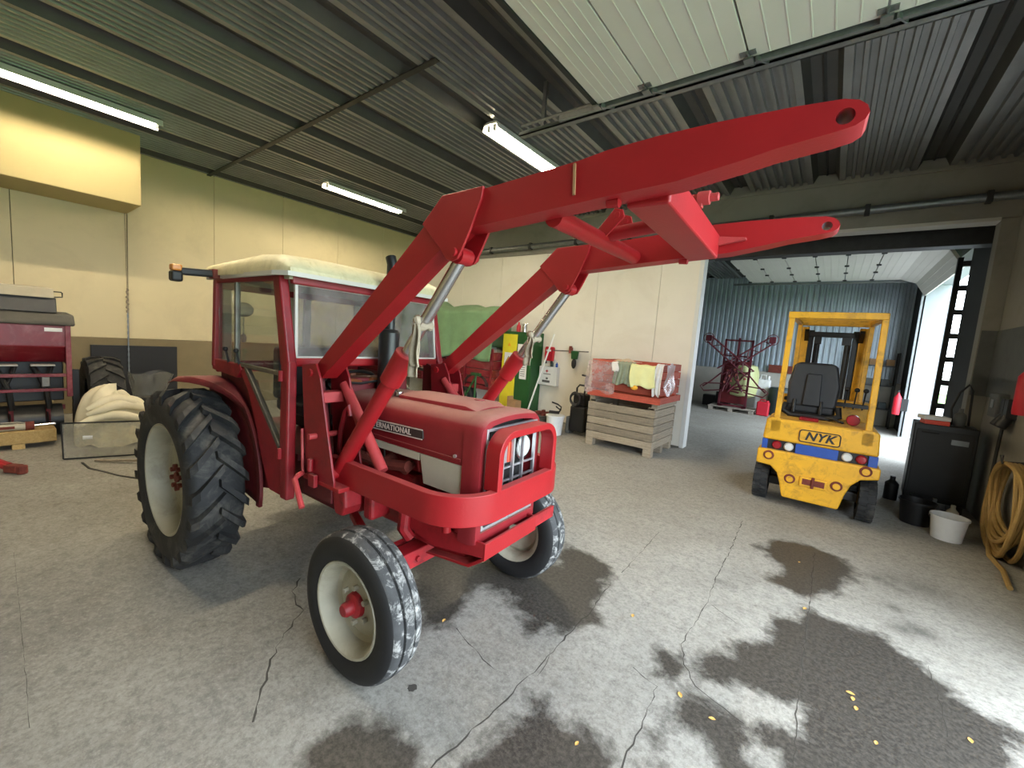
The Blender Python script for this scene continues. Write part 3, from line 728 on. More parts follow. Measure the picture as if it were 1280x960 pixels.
for s in (-1, 1):
    Y = s*cab_y
    MB().beam((-1.045, Y, 1.945), (-.93, Y, 1.45), .055, .07).beam((-.93, Y, 1.47), (-.93, Y, .66), .055, .075).build('front_pillar', 'cab_red', tr, smooth=0, bev=.012, seg=3)
    MB().beam((-1.09, Y-s*.0, 1.94), (-.985, Y, 1.44), .035, .03).beam((-.985, Y, 1.44), (-.985, Y, .68), .03, .03).build('door_frame_edge', 'cab_red', tr, smooth=0, bev=.006)
    MB().beam((-1.90, Y, 1.945), (-1.93, Y, 1.34), .05, .05).build('rear_pillar', 'cab_red', tr, smooth=0, bev=.010)
    MB().beam((-1.92, Y, 1.935), (-1.02, Y, 1.935), .04, .04).build('side_top_rail', 'cab_red', tr, smooth=0, bev=.008)
    MB().prism([(-1.95, 1.395), (-1.52, 1.395), (-1.50, 1.36), (-1.56, 1.30), (-1.95, 1.32)], 'Y', Y-.02, Y+.02).build('side_lower_rail', 'cab_red', tr, smooth=0, bev=.006)
    MB().beam((-1.60, Y, 1.93), (-1.60, Y, 1.39), .03, .025).build('side_mid_post', 'steel', tr, smooth=0, bev=.004)
    MB().beam((-1.58, Y, 1.39), (-.99, Y, 1.385), .03, .025).build('side_window_sill', 'steel', tr, smooth=0, bev=.004)
    MB().box(-1.585, -1.05, Y-.003, Y+.003, 1.40, 1.915).build('side_window', 'cab_glass', tr, smooth=0)
    MB().box(-1.885, -1.615, Y-.003, Y+.003, 1.40, 1.915).build('rear_side_window', 'cab_glass', tr, smooth=0)
    MB().add([(-1.45, Y, 1.375), (-.995, Y, 1.375), (-.995, Y, .97), (-1.02, Y, .97)], [(0, 1, 2, 3)]).build('lower_door_window', 'cab_glass', tr, smooth=0, solid=.005)
    MB().beam((-1.46, Y-s*0, 1.38), (-1.01, Y, .95), .03, .03).build('lower_window_trim', 'steel', tr, smooth=0, bev=.004)
    MB().prism([(-1.56, 1.37), (-1.46, 1.37), (-1.015, .945), (-.95, .945), (-.95, .665), (-1.12, .665), (-1.22, .82), (-1.32, 1.06), (-1.42, 1.24)], 'Y', Y-.012, Y+.012).build('door_lower_panel', 'cab_red', tr, smooth=0, bev=.004)
    MB().prism([(-1.93, 1.33), (-1.40, 1.30), (-1.20, .90), (-1.05, .67), (-1.30, .62), (-1.6, .9), (-1.93, 1.0)], 'Y', s*.545-.006, s*.545+.006).build('cab_side_skirt', 'dark_red', tr, smooth=0)
    MB().prism([(-.95, 1.46), (-.80, 1.42), (-.74, 1.2), (-.66, .84), (-.66, .67), (-.95, .665)], 'Y', s*.46-.01, s*.46+.01).build('cowl_side', 'dark_red', tr, smooth=0, bev=.004)
    for (hx, hz) in ((-1.69, 1.47), (-1.53, 1.47)):
        MB().tube([(hx, Y+s*.012, hz-.10), (hx-.01, Y+s*.02, hz-.04), (hx-.02, Y+s*.025, hz)], .007, 8).sphere((hx-.022, Y+s*.027, hz+.008), .016).build('window_handle', 'black_plastic', tr)
    for hz in (1.38, .93): MB().cyl((-.955, Y+s*.035, hz-.03), (-.955, Y+s*.035, hz+.03), .013, n=10).build('door_hinge', 'cab_red', tr)
mb = MB().box(-.985, -.945, -.56, .56, 1.90, 1.95); mb.build('windscreen_top_rail', 'cab_red', tr, smooth=0, bev=.008)
MB().box(-.955, -.915, -.56, .56, 1.435, 1.485).build('windscreen_bottom_rail', 'loader_red', tr, smooth=0, bev=.012, seg=3)
ws = MB().add([(-.975, -.52, 1.905), (-.975, .52, 1.905), (-.935, .54, 1.485), (-.935, -.54, 1.485)], [(0, 1, 2, 3)]).build('windscreen', 'screen_glass', tr, smooth=0, solid=.006)
mb = MB()
for a, b in (((-.972, -.53, 1.905), (-.972, .53, 1.905)), ((-.932, -.545, 1.487), (-.932, .545, 1.487)), ((-.972, -.53, 1.905), (-.932, -.545, 1.487)), ((-.972, .53, 1.905), (-.932, .545, 1.487))): mb.beam(a, b, .016, .016)
mb.build('windscreen_seal', 'panel_white', ws, smooth=0)
MB().box(-1.95, -1.91, -.58, .58, 1.30, 1.38).box(-1.95, -1.91, -.58, .58, 1.88, 1.94).build('rear_window_rail', 'cab_red', tr, smooth=0, bev=.008)
for y in (-.52, -.06, .06, .52): MB().box(-1.94, -1.91, y-.03, y+.03, 1.38, 1.88).build('rear_window_post', 'drill_lid', tr, smooth=0, bev=.01)
MB().box(-1.93, -1.925, -.56, .56, 1.38, 1.88).build('rear_window', 'cab_glass', tr, smooth=0)
MB().sphere((-1.83, -.45, 1.75), .065, (.7, 1, .8)).tube([(-1.83, -.45, 1.70), (-1.83, -.45, 1.57)], .004, 6).sphere((-1.83, -.45, 1.55), .02, (1, 1, 1.6)).build('cab_work_lamp', 'rim_cream', tr)
MB().box(-1.86, -.97, -.50, .50, .86, .90).build('cab_floor', 'dark_red', tr, smooth=0)
MB().box(-1.80, -1.40, -.24, .24, 1.02, 1.12).box(-1.86, -1.76, -.24, .24, 1.1, 1.5).box(-1.7, -1.5, -.15, .15, .9, 1.03).build('driver_seat', 'vinyl_black', tr, smooth=30, bev=.03, seg=3)
MB().tube([(-1.20+.06*math.cos(a), .19*math.sin(a), 1.30+.17*math.cos(a)*.45) for a in [2*PI*i/24 for i in range(24)]], .012, 8, True).cyl((-1.18, 0, 1.29), (-1.0, 0, 1.15), .02).beam((-1.20, -.18, 1.30), (-1.20, .18, 1.30), .02, .012).build('steering_wheel', 'black_plastic', tr)
MB().box(-1.05, -.90, -.26, .26, 1.10, 1.36).build('dashboard', 'dark_red', tr, smooth=0, bev=.02)
mb = MB()
for y in (-.22, -.05): mb.tube([(-.93, y-.04, 1.30), (-.90, y, 1.345), (-.91, y+.09, 1.33)], .018, 8)
mb.build('cab_hose', 'copper', tr)
MB().tube([(-.90, -.30, 1.34), (-.86, -.16, 1.33), (-.85, -.02, 1.345), (-.86, .1, 1.34)], .008, 6).build('cowl_cable', 'black_plastic', tr)
# amber indicator on an arm out of the rear roof corner
MB().beam((-1.80, -.60, 1.965), (-1.80, -.66, 1.963), .075, .06).build('lamp_arm_bracket', 'rust', tr, smooth=0, bev=.006)
MB().beam((-1.80, -.65, 1.963), (-1.80, -.83, 1.95), .06, .045).build('lamp_arm', 'black_plastic', tr, smooth=0, bev=.01)
il = MB().box(-1.835, -1.765, -.875, -.815, 1.885, 1.95).build('indicator_housing', 'black_plastic', tr, smooth=0, bev=.014, seg=3)
MB().box(-1.83, -1.77, -.872, -.818, 1.95, 1.99).build('indicator_lens', 'amber', il, smooth=0, bev=.01, seg=3)

# ---- loader
ARM = [(-.775, 1.385), (-.80, 1.415), (-.765, 1.445), (.062, 2.134), (.172, 2.231), (.377, 2.240), (.765, 2.272), (.866, 2.287), (1.02, 2.297), (1.166, 2.300), (1.349, 2.297), (1.445, 2.291), (1.474, 2.282), (1.490, 2.268), (1.496, 2.252), (1.490, 2.238), (1.473, 2.227), (1.433, 2.219), (1.322, 2.205), (1.249, 2.19), (1.082, 2.161), (.915, 2.150), (.327, 2.102), (.262, 2.10), (.17, 2.035), (-.70, 1.392)]
def arm_mesh(y0, y1):
    from mathutils.geometry import tessellate_polygon
    hc, hr = (1.452, 2.2515), .0185
    poly = ARM; k = len(poly); q = 18
    hole = [(hc[0]+hr*math.cos(2*PI*i/q), hc[1]+hr*math.sin(2*PI*i/q)) for i in range(q)]
    allp = poly+hole
    tris = tessellate_polygon([[V(x, z, 0) for x, z in poly], [V(x, z, 0) for x, z in hole[::-1]]])
    remap = list(range(k)) + [k+q-1-i for i in range(q)]
    mb = MB()
    for y in (y0, y1): mb.add([(x, y, z) for x, z in allp], [tuple(remap[i] for i in t) for t in tris])
    mb.add([(x, y, z) for y in (y0, y1) for x, z in poly], [(i, (i+1) % k, k+(i+1) % k, k+i) for i in range(k)])
    mb.add([(x, y, z) for y in (y0, y1) for x, z in hole], [(i, (i+1) % q, q+(i+1) % q, q+i) for i in range(q)])
    return mb
def build_side(s):
    def yy(a, b): return (min(s*a, s*b), max(s*a, s*b))
    a0, a1 = yy(.43, .525)
    arm = arm_mesh(a0, a1).build('loader_arm', 'loader_red', tr, smooth=25)
    EL = [(.055, 2.136), (.166, 2.239), (.379, 2.247), (.372, 2.20), (.33, 2.10), (.295, 2.03), (.268, 1.984), (.235, 1.975), (.205, 1.985), (.16, 2.035)]
    for q0, q1 in ((.525, .537), (.418, .43)):
        b0, b1 = yy(q0, q1); MB().prism(EL, 'Y', b0, b1).build('elbow_plate', 'loader_red', arm, smooth=0, bev=.003)
    p0, p1 = yy(.40, .55)
    MB().cyl((.25, p0, 2.01), (.25, p1, 2.01), .018, n=12).build('elbow_pin', 'loader_red', arm)
    MB().cyl((-.745, p0-.02, 1.42), (-.745, p1+.02, 1.42), .022, n=12).build('pivot_pin', 'loader_red', arm)
    MB().beam((.755, s*.527, 2.265), (.762, s*.527, 2.165), .006, .008).build('weld_bead', 'cardboard', arm, smooth=0)
    mb = MB()
    mb.cyl((.86, s*.475, 2.145), (.90, s*.475, 2.142), .018, n=8).build('arm_nut', 'loader_red', arm)
    # lift cylinder
    B = V(-.575, s*.475, .90); T = V(.24, s*.475, 2.005); d = (T-B).normalized(); L = (T-B).length
    cy = MB().cyl(B, B+d*(L*.52), .040, n=20).build('lift_cylinder', 'loader_red', tr)
    MB().cyl(B+d*(L*.48), B+d*(L*.615), .053, n=20).build('cylinder_collar', 'loader_red', cy, bev=.006)
    MB().cyl(B+d*(L*.60), T, .027, n=18).build('cylinder_rod', 'chrome', cy)
    MB().cyl(T+V(0, -.035, 0), T+V(0, .035, 0), .035, n=14).build('rod_eye', 'loader_red', cy)
    MB().cyl(B+V(0, -.07, -.02), B+V(0, .07, -.02), .028, n=12).build('base_pin', 'loader_red', cy)
    # tower: two tapered plates
    PL = [(-.84, 1.455), (-.70, 1.475), (-.655, 1.40), (-.50, .86), (-.50, .835), (-.745, .80), (-.78, .90)]
    t0, t1 = yy(.545, .558); tw = MB().prism(PL, 'Y', t0, t1).build('tower_plate', 'cab_red', tr, smooth=0, bev=.003)
    t0, t1 = yy(.392, .405); MB().prism([(x+.03, z) for x, z in PL], 'Y', t0, t1).build('tower_plate', 'cab_red', tr, smooth=0, bev=.003)
    c0, c1 = yy(.40, .55); MB().box(-.735, -.66, c0, c1, 1.26, 1.32).build('tower_spacer', 'pink_paint', tw, smooth=0, bev=.005)
    MB().cyl((-.68, s*.60, 1.08), (-.68, s*.40, 1.08), .016, n=10).build('tower_pin', 'pink_paint', tw)
    MB().box(-.80, -.45, c0-.01, c1+.01, .815, .838).build('tower_base', 'loader_red', tw, smooth=0, bev=.004)
    MB().cyl((-.67, s*.40, 1.36), (-.28, s*.42, .95), .030, n=16).build('tower_brace', 'pink_paint', tr)
    MB().tube([(-.545, s*.44, 1.20), (-.56, s*.44, 1.25), (-.595, s*.44, 1.22), (-.635, s*.44, 1.10), (-.64, s*.44, 1.0), (-.60, s*.44, .90)], .014, 8).build('hydraulic_pipe', 'cab_red', tr)
    MB().tube([(-.78, s*.575, .85), (-.75, s*.61, .855), (-.735, s*.64, .84), (-.62, s*.66, .72)], .015, 10).build('release_lever', 'pink_paint', tr)
    MB().box(-.70, -.64, s*.575-.012, s*.575+.012, .80, .87).cyl((-.70, s*.575, .88), (-.70, s*.575, .95), .016, n=8).build('latch_block', 'cab_red', tr, smooth=0, bev=.004)
    MB().cyl((-.80, s*.57, 1.10), (-.775, s*.575, .86), .008, n=8).build('latch_rod', 'pink_paint', tr)
    return arm
build_side(-1); build_side(1)
cb = MB().box(.905, 1.045, -.432, .432, 2.135, 2.245).build('cross_beam', 'loader_red', tr, smooth=0, bev=.010, seg=3)
MB().cyl((1.03, -.02, 2.275), (1.075, -.02, 2.275), .026, n=12).cyl((1.07, -.02, 2.275), (1.105, -.02, 2.275), .015, n=10).box(.99, 1.05, -.035, -.005, 2.24, 2.29).build('beam_stud', 'pink_paint', cb, bev=.003)
MB().prism([(1.04, 2.235), (1.16, 2.222), (1.16, 2.212), (1.04, 2.195)], 'Y', .405, .43).build('beam_tab', 'pink_paint', cb, smooth=0, bev=.003)
ct = MB().cyl((.635, -.432, 2.135), (.635, .432, 2.165), .036, n=20).build('cross_tube', 'loader_red', tr)
MB().cyl((.63, .02, 2.175), (.915, .02, 2.205), .030, n=16).build('centre_strut', 'loader_red', ct)
for y in (-.03, .07): MB().prism([(.60, 2.16), (.66, 2.15), (.745, 2.235), (.735, 2.265), (.70, 2.275)], 'Y', y-.006, y+.006).cyl((.712, y-.008, 2.245), (.712, y+.008, 2.245), .014, n=10).build('strut_lug', 'loader_red', ct, smooth=0, bev=.002)

# ---- bumper frame: rails that join round the nose, and the brush guard on top
bp = [(-.66, -.475, .893)]
for i in range(13):
    a = -PI/2 + (PI/2)*i/12; bp.append((.09+.235*math.cos(a), -.24+.235*math.sin(a), .893))
full = bp + [(x, -y, z) for x, y, z in bp[::-1]]
bumper = MB().strip(full, .045, .145).build('bumper_rail', 'loader_red', tr, smooth=30, bev=.004)
U = [(.90, -.275)] ; gp = [(.33, -.275, .955)]
gp = [(-.238, .955), (-.238, 1.115)]
for i in range(9):
    a = PI - (PI/2)*i/8; gp.append((-.138+.10*math.cos(a), 1.125+.10*math.sin(a)))
for i in range(9):
    a = PI/2 - (PI/2)*i/8; gp.append((.168+.10*math.cos(a), 1.125+.10*math.sin(a)))
gp += [(.268, 1.115), (.268, .955)]
MB().strip([(.305, y, z) for y, z in gp], .036, .085, up=(1, 0, 0)).build('brush_guard', 'loader_red', tr, smooth=30, bev=.005)
# ---- weight bracket under the nose
wbk = MB().prism([(-.25, .672), (.285, .690), (.285, .615), (-.05, .56), (-.25, .60)], 'Y', -.255, -.24).build('bracket_side_plate', 'frame_red', tr, smooth=0, bev=.003)
MB().prism([(-.25, .672), (.285, .690), (.285, .615), (-.05, .56), (-.25, .60)], 'Y', .20, .215).build('bracket_side_plate', 'frame_red', tr, smooth=0, bev=.003)
MB().prism([(.282, .690), (.298, .690), (.298, .605), (.20, .535), (-.10, .50), (-.10, .51), (.19, .55), (.282, .615)], 'Y', -.255, .215).build('bracket_front_plate', 'loader_red', tr, smooth=0, bev=.003)
MB().box(.255, .275, .20, .46, .60, .67).build('bracket_arm', 'frame_red', tr, smooth=0, bev=.003)
MB().box(.10, .18, -.262, -.25, .69, .80).build('bracket_strap', 'frame_red', tr, smooth=0, bev=.003)

# ---- rags knotted on the cylinder rods
def rag(name, label, loc, n, L):
    r = thing(name, label, 'rag', loc, TRZ, 'rags tied to the loader cylinders')
    mb = MB()
    d = V(.815, 0, 1.105).normalized(); _, sd, u = frame(d)
    pts = [V(0, 0, 0)+sd*(.036*math.cos(a))+u*(.036*math.sin(a))+d*(.008*math.sin(3*a)) for a in [2*PI*i/18 for i in range(18)]]
    mb.tube(pts, [.016+.006*math.sin(i*2.1) for i in range(18)], 8, True)
    mb.build('knot', 'rag', r)
    for k in range(n):
        ox = .018*(k-.5)
        def tail(a, b, k=k, ox=ox):
            w = .012+.035*math.sin(min(1, b*1.6)*PI/2)*(1 if b < .8 else 1.1)
            return (ox+(a-.5)*w + .01*math.sin(b*5+k), -.045-.012*math.sin(a*PI*2+k)-.006*k+.01*b, -.005-b*(L-.05*k))
        MB().grid(tail, 8, 10).build('tail', 'rag', r, smooth=60, solid=.006)
    return r
def tloc(l): c, s = math.cos(TRZ), math.sin(TRZ); return V(TX+c*l[0]-s*l[1], TY+s*l[0]+c*l[1], l[2])
rag('rag', 'grubby grey rag knotted round the lift cylinder rod beside the exhaust, its tails hanging long', tloc((.03, -.475, 1.725)), 2, .24)
rag('rag', 'grubby grey rag knotted round the lift cylinder rod in front of the green cabinet', tloc((.02, .475, 1.71)), 2, .18)
# ================================================================== FORKLIFT (local: X right, Y away from the camera, Z up)
fk = thing('forklift', 'yellow forklift truck seen from behind, with black seat and overhead guard', 'forklift', (-.02, 5.60, 0), math.radians(.5))
MB().prism([(-.515, .762), (.515, .762), (.50, .99), (.48, 1.015), (-.48, 1.015), (-.50, .99)], 'Y', 0, .58).build('counterweight', 'yellow_paint', fk, smooth=0, bev=.025, seg=3)
MB().prism([(-.545, .65), (-.545, .475), (-.40, .465), (-.33, .40), (-.29, .28), (-.255, .135), (.255, .135), (.29, .30), (.33, .42), (.40, .50), (.545, .535), (.545, .65)], 'Y', -.03, .22).build('rear_bumper', 'yellow_paint', fk, smooth=0, bev=.018, seg=3)
MB().box(-.50, .50, .04, .55, .62, .78).build('lamp_recess', 'black_plastic', fk, smooth=0)
MB().box(-.19, .19, .015, .06, .648, .762).build('blue_panel', 'blue_paint', fk, smooth=0, bev=.004)
for x0_, x1_ in ((.44, .515), (-.515, -.46)): MB().box(x0_, x1_, .015, .06, .648, .762).build('blue_panel', 'blue_paint', fk, smooth=0, bev=.004)
for x, m in ((-.37, 'red_lens'), (-.255, 'lamp_glass'), (.265, 'lamp_glass'), (.385, 'red_lens')):
    l = MB().lathe([(0, -.022), (.035, -.018), (.046, -.004), (.048, .02)], (x, .025, .705), 'Y', 18).build('rear_lamp', m, fk)
for x, z in ((-.43, .585), (.43, .60), (-.20, .36), (.215, .385)):
    pg_ = MB().cyl((x, -.045, z), (x, -.02, z), .050, .056, 18).build('bumper_plug', 'rust', fk, bev=.004)
    MB().cyl((x, -.056, z), (x, -.04, z), .034, n=14).build('plug_centre', 'yellow_paint', pg_, bev=.004)
MB().box(-.11, .14, -.05, -.02, .31, .42).build('tow_pocket', 'yellow_paint', fk, smooth=0, bev=.008)
MB().box(-.085, .115, -.053, -.045, .335, .40).cyl((.01, -.06, .31), (.01, -.06, .43), .014, n=8).build('tow_hitch', 'rust', fk, smooth=0)
# plate with lettering
pl_ = MB()
rr = [(-.175+.03*(1-math.cos(a))*0, 0) for a in (0,)]
def rrect(x0, x1, z0, z1, r, n=4):
    P = []
    for cx, cz, a0 in ((x1-r, z1-r, 0), (x0+r, z1-r, PI/2), (x0+r, z0+r, PI), (x1-r, z0+r, 3*PI/2)):
        for i in range(n+1): P.append((cx+r*math.cos(a0+PI/2*i/n), cz+r*math.sin(a0+PI/2*i/n)))
    return P
pb = MB().prism(rrect(-.175, .195, .795, .935, .03), 'Y', -.012, .02).build('name_plate', 'yellow_paint', fk, smooth=0)
mb = MB(); P = rrect(-.170, .190, .80, .93, .028); mb.tube([(x, -.013, z) for x, z in P], .006, 6, True); mb.build('plate_border', 'ink', pb)
text_mesh('plate_lettering', 'NYK', .125, 'ink', pb, basis((1, 0, 0), (0, 0, 1), (.01, -.0135, .865)), .001, .28, .004, space=1.05)
# chassis, deck, dash
MB().box(-.46, .46, .30, 1.45, .36, .80).build('chassis', 'black_paint', fk, smooth=0, bev=.02)
MB().box(-.48, .48, .55, 1.05, .78, .99).build('battery_deck', 'yellow_paint', fk, smooth=0, bev=.012)
MB().box(-.46, .46, 1.15, 1.38, .40, 1.22).build('front_cowl', 'yellow_paint', fk, smooth=0, bev=.012)
MB().box(-.42, .44, .98, 1.16, 1.16, 1.20).build('dash_shelf', 'black_paint', fk, smooth=0)
for x in (-.54, .54):
    s = 1 if x > 0 else -1
    MB().box(min(x, x-s*.05), max(x, x-s*.05), .62, 1.1, .36, .70).build('side_step', 'yellow_paint', fk, smooth=0, bev=.008)
def lift_wheel(c, r, w, n):
    c = Vector(c)
    mb = MB().lathe([(r*.55, w/2), (r*.7, w/2), (r*.92, w*.48), (r*.97, w*.42), (r*.97, -w*.42), (r*.92, -w*.48), (r*.7, -w/2), (r*.55, -w/2)], c, 'X', 36)
    for i in range(n):
        for sd in (-1, 1):
            a = 2*PI*(i+(.5 if sd > 0 else 0))/n; R = Matrix.Rotation(-a, 3, 'X')
            p = c + V(sd*w*.24, math.sin(a)*r*.975, math.cos(a)*r*.975)
            mb.cbox(p, (w*.46, 2*PI*r/n*.58, r*.07), R=R)
    t = mb.build('tyre', 'rubber', fk, smooth=30)
    MB().lathe([(0, .02), (r*.2, .02), (r*.3, -.01), (r*.5, -.02), (r*.56, .04), (r*.56, -.06), (0, -.06)], c, 'X', 24).build('rim', 'yellow_paint', t)
for x in (-.49, .49): lift_wheel((x, .30, .235), .235, .15, 22)
for x in (-.46, .46): lift_wheel((x, 1.42, .28), .28, .18, 24)
MB().beam((-.42, .30, .24), (.42, .30, .24), .10, .10).build('steer_axle', 'black_paint', fk, smooth=0, bev=.01)
# overhead guard
for s in (-1, 1):
    MB().beam((s*.405+.0, .05, .93), (s*.395, .06, 2.185), .062, .055).build('guard_post', 'yellow_paint', fk, smooth=0, bev=.008)
    MB().box(s*.405-.05, s*.405+.05, .0, .12, .86, 1.02).build('post_foot', 'yellow_paint', fk, smooth=0, bev=.006)
    MB().beam((s*.395, .03, 2.19), (s*.37, 1.30, 2.20), .05, .06).build('guard_side_rail', 'yellow_paint', fk, smooth=0, bev=.006)
    MB().beam((s*.37, 1.28, 2.19), (s*.36, 1.22, 1.0), .05, .05).build('guard_front_post', 'yellow_paint', fk, smooth=0, bev=.006)
MB().box(-.43, .42, .02, .10, 2.155, 2.225).build('guard_rear_bar', 'yellow_paint', fk, smooth=0, bev=.008)
MB().box(-.39, .39, 1.25, 1.32, 2.165, 2.225).build('guard_front_bar', 'yellow_paint', fk, smooth=0, bev=.008)
for i in range(5):
    MB().box(-.40, .40, .25+i*.2, .275+i*.2, 2.19, 2.225).build('guard_slat', 'yellow_paint', fk, smooth=0, bev=.003)
# mast
for s in (-1, 1):
    MB().box(s*.315-.045, s*.315+.045, 1.48, 1.60, .12, 2.16).build('mast_channel', 'yellow_paint', fk, smooth=0, bev=.006)
    MB().box(s*.24-.03, s*.24+.03, 1.52, 1.62, .15, 2.12).build('inner_mast', 'black_paint', fk, smooth=0, bev=.004)
    MB().cyl((s*.16, 1.50, .3), (s*.16, 1.50, 1.95), .03, n=12).build('lift_ram', 'dark_steel', fk)
    MB().tube([(s*.19, 1.46, 2.02), (s*.185, 1.46, 1.4), (s*.18, 1.46, .9)], .012, 6).build('lift_chain', 'black_plastic', fk)
    MB().box(s*.20-.05, s*.20+.05, .06+1.7, 2.75, .05, .09).box(s*.20-.05, s*.20+.05, 1.70, 1.74, .05, .55).build('fork', 'black_paint', fk, smooth=0, bev=.004)
MB().box(-.27, .27, 1.50, 1.60, 2.03, 2.10).box(-.20, -.12, 1.44, 1.52, 1.93, 2.04).box(.10, .2, 1.44, 1.52, 1.93, 2.04).build('mast_cross_bar', 'black_paint', fk, smooth=0, bev=.006)
MB().box(-.40, .40, 1.64, 1.70, .25, .55).build('fork_carriage', 'black_paint', fk, smooth=0, bev=.006)
for x in (-.29, .29): MB().beam((x, 1.3, 2.10), (x, 1.5, 1.98), .05, .04).build('mast_stay', 'black_paint', fk, smooth=0)
# seat with bracket
st = MB().prism([(-.24, 0), (.24, 0), (.255, .28), (.215, .50), (.17, .54), (-.17, .54), (-.215, .50), (-.255, .28)], 'Y', 0, .11).build('seat_back', 'vinyl_black', fk, smooth=30, bev=.035, seg=4)
st.location = (-.12, .50, 1.14); st.rotation_euler = (math.radians(-6), 0, 0)
q = MB().prism([(-.085, 0), (.085, 0), (.07, .38), (-.07, .38)], 'Y', -.045, 0).build('seat_back_plate', 'vinyl_black', st, smooth=30, bev=.012, seg=3); q.location = (0, 0, .02)
MB().box(-.36, .12, .50, .98, 1.06, 1.17).build('seat_cushion', 'vinyl_black', fk, smooth=30, bev=.04, seg=4)
for x in (-.28, -.02): MB().tube([(x, .46, 1.0), (x, .45, 1.12), (x, .49, 1.22)], .018, 8).build('seat_strut', 'black_paint', fk)
MB().tube([(-.36, .47, 1.16), (-.38, .42, 1.08), (-.30, .42, 1.04), (-.12, .42, 1.05), (.06, .42, 1.04), (.16, .42, 1.08), (.14, .47, 1.17)], .035, 8).build('seat_frame', 'black_plastic', fk)
MB().box(-.33, -.02, .40, .52, .99, 1.05).build('seat_mount', 'black_paint', fk, smooth=0)
# controls and odds on the deck
for x in (.21, .30, .385):
    MB().cyl((x, 1.02, 1.14), (x+.01, .98, 1.36), .008, n=8).sphere((x+.01, .98, 1.38), .028).build('lever', 'black_plastic', fk)
MB().tube([(-.12+.17*math.cos(a), 1.02+.10*math.sin(a), 1.50+.10*math.sin(a)) for a in [2*PI*i/20 for i in range(20)]], .013, 8, True).cyl((-.12, 1.03, 1.49), (-.12, 1.2, 1.2), .02).build('steering_wheel', 'black_plastic', fk)
MB().lathe([(0, -.05), (.055, -.048), (.06, -.03), (.06, .03), (.055, .045), (0, .05)], (.28, .28, 1.08), 'Y', 18).build('filler_cap', 'red_lens', fk, bev=.004)
MB().box(-.20, -.02, .14, .28, 1.015, 1.05).build('red_pad', 'red_lens', fk, smooth=0, bev=.01)
MB().tube([(.2, .3, 1.03), (.08, .36, 1.06), (.0, .44, 1.05), (-.3, .5, 1.04)], .012, 6).build('deck_cable', 'black_plastic', fk)

# ================================================================== CRATES AND CLOTHS BY THE BACK WALL
def m_wood(name, c0, c1):
    t = NT(name); v = t.coord(sv=(3, 3, 3)); oi = t.n('ShaderNodeObjectInfo').outputs['Random']
    wv = t.noise(2.2, 6, .65, t.coord(sv=(2.0, 26, 26)), .6); n2 = t.noise(9, 6, .7, v)
    c = t.mix(t.ramp(wv, .3, .7), c0, c1); c = t.mix(t.math('MULTIPLY', t.ramp(n2, .5, .75), .4), c, tuple(x*.55 for x in c0[:3])+(1,))
    hs = t.n('ShaderNodeHueSaturation'); t.l(c, hs.inputs['Color']); t.l(t.math('ADD', t.math('MULTIPLY', oi, .5), .75), hs.inputs['Value'])
    t.l(hs.outputs[0], t.b.inputs['Base Color']); t.b.inputs['Roughness'].default_value = .85; t.bump(wv, .002); MAT[name] = t.m
m_wood('wood_grey', srgb(128, 116, 98), srgb(166, 154, 134))
m_wood('wood_red', srgb(150, 62, 46), srgb(180, 84, 64))
m_wood('wood_tan', srgb(176, 146, 92), srgb(206, 178, 120))
m_wood('wood_pallet', srgb(130, 122, 112), srgb(170, 162, 150))
def planks_box(th, W, D, z0, rows, wood, skirt=0, jit=.004):
    """board-sided box: rows = list of (z, h); each board an object of its own"""
    for z, h in rows:
        for s in (-1, 1):
            box_piece('plank', (W+random.uniform(-.01, .01), .022, h), wood, th, (random.uniform(-jit, jit), s*(D/2-.011), z+h/2), bev=.003, rot=(0, random.uniform(-.004, .004), 0))
            o = box_piece('plank', (D-.05, .022, h), wood, th, (s*(W/2-.012), random.uniform(-jit, jit), z+h/2), PI/2, bev=.003)
cr = thing('wooden_crate', 'weathered grey slatted wooden crate standing on the floor by the back wall', 'crate', (-2.63, 6.93, 0))
planks_box(cr, 1.14, 1.06, 0, [(.13+i*.125, .115) for i in range(5)], 'wood_grey')
for sx in (-1, 1):
    for sy in (-1, 1): box_piece('corner_post', (.09, .09, .66), 'wood_grey', cr, (sx*.50, sy*.455, .45))
    for k, sy in enumerate((-1, 0, 1)): box_piece('crate_foot', (.13, .12, .13), 'wood_grey', cr, (sx*.50, sy*.46, .065))
for k in range(8): box_piece('floor_board', (1.08, .115, .02), 'wood_grey', cr, (0, -.45+k*.13, .145))
for sx in (-1, 1): box_piece('crate_runner', (.10, 1.0, .04), 'wood_grey', cr, (sx*.50, 0, .745+.025))
rc = thing('wooden_crate', 'red painted slatted wooden crate stacked on the grey crate, cloths over its rim', 'crate', (-2.62, 6.93, .79))
planks_box(rc, 1.22, 1.08, 0, [(.06, .10)], 'wood_red')
planks_box(rc, 1.16, 1.02, 0, [(.19+i*.125, .112) for i in range(4)], 'wood_red')
for sx in (-1, 1):
    for sy in (-1, 1): box_piece('corner_post', (.07, .07, .64), 'wood_red', rc, (sx*.52, sy*.45, .36))
    box_piece('crate_runner', (.09, 1.0, .06), 'wood_grey', rc, (sx*.53, 0, .03))
for k in range(7): box_piece('floor_board', (1.10, .13, .02), 'wood_red', rc, (0, -.44+k*.147, .07))
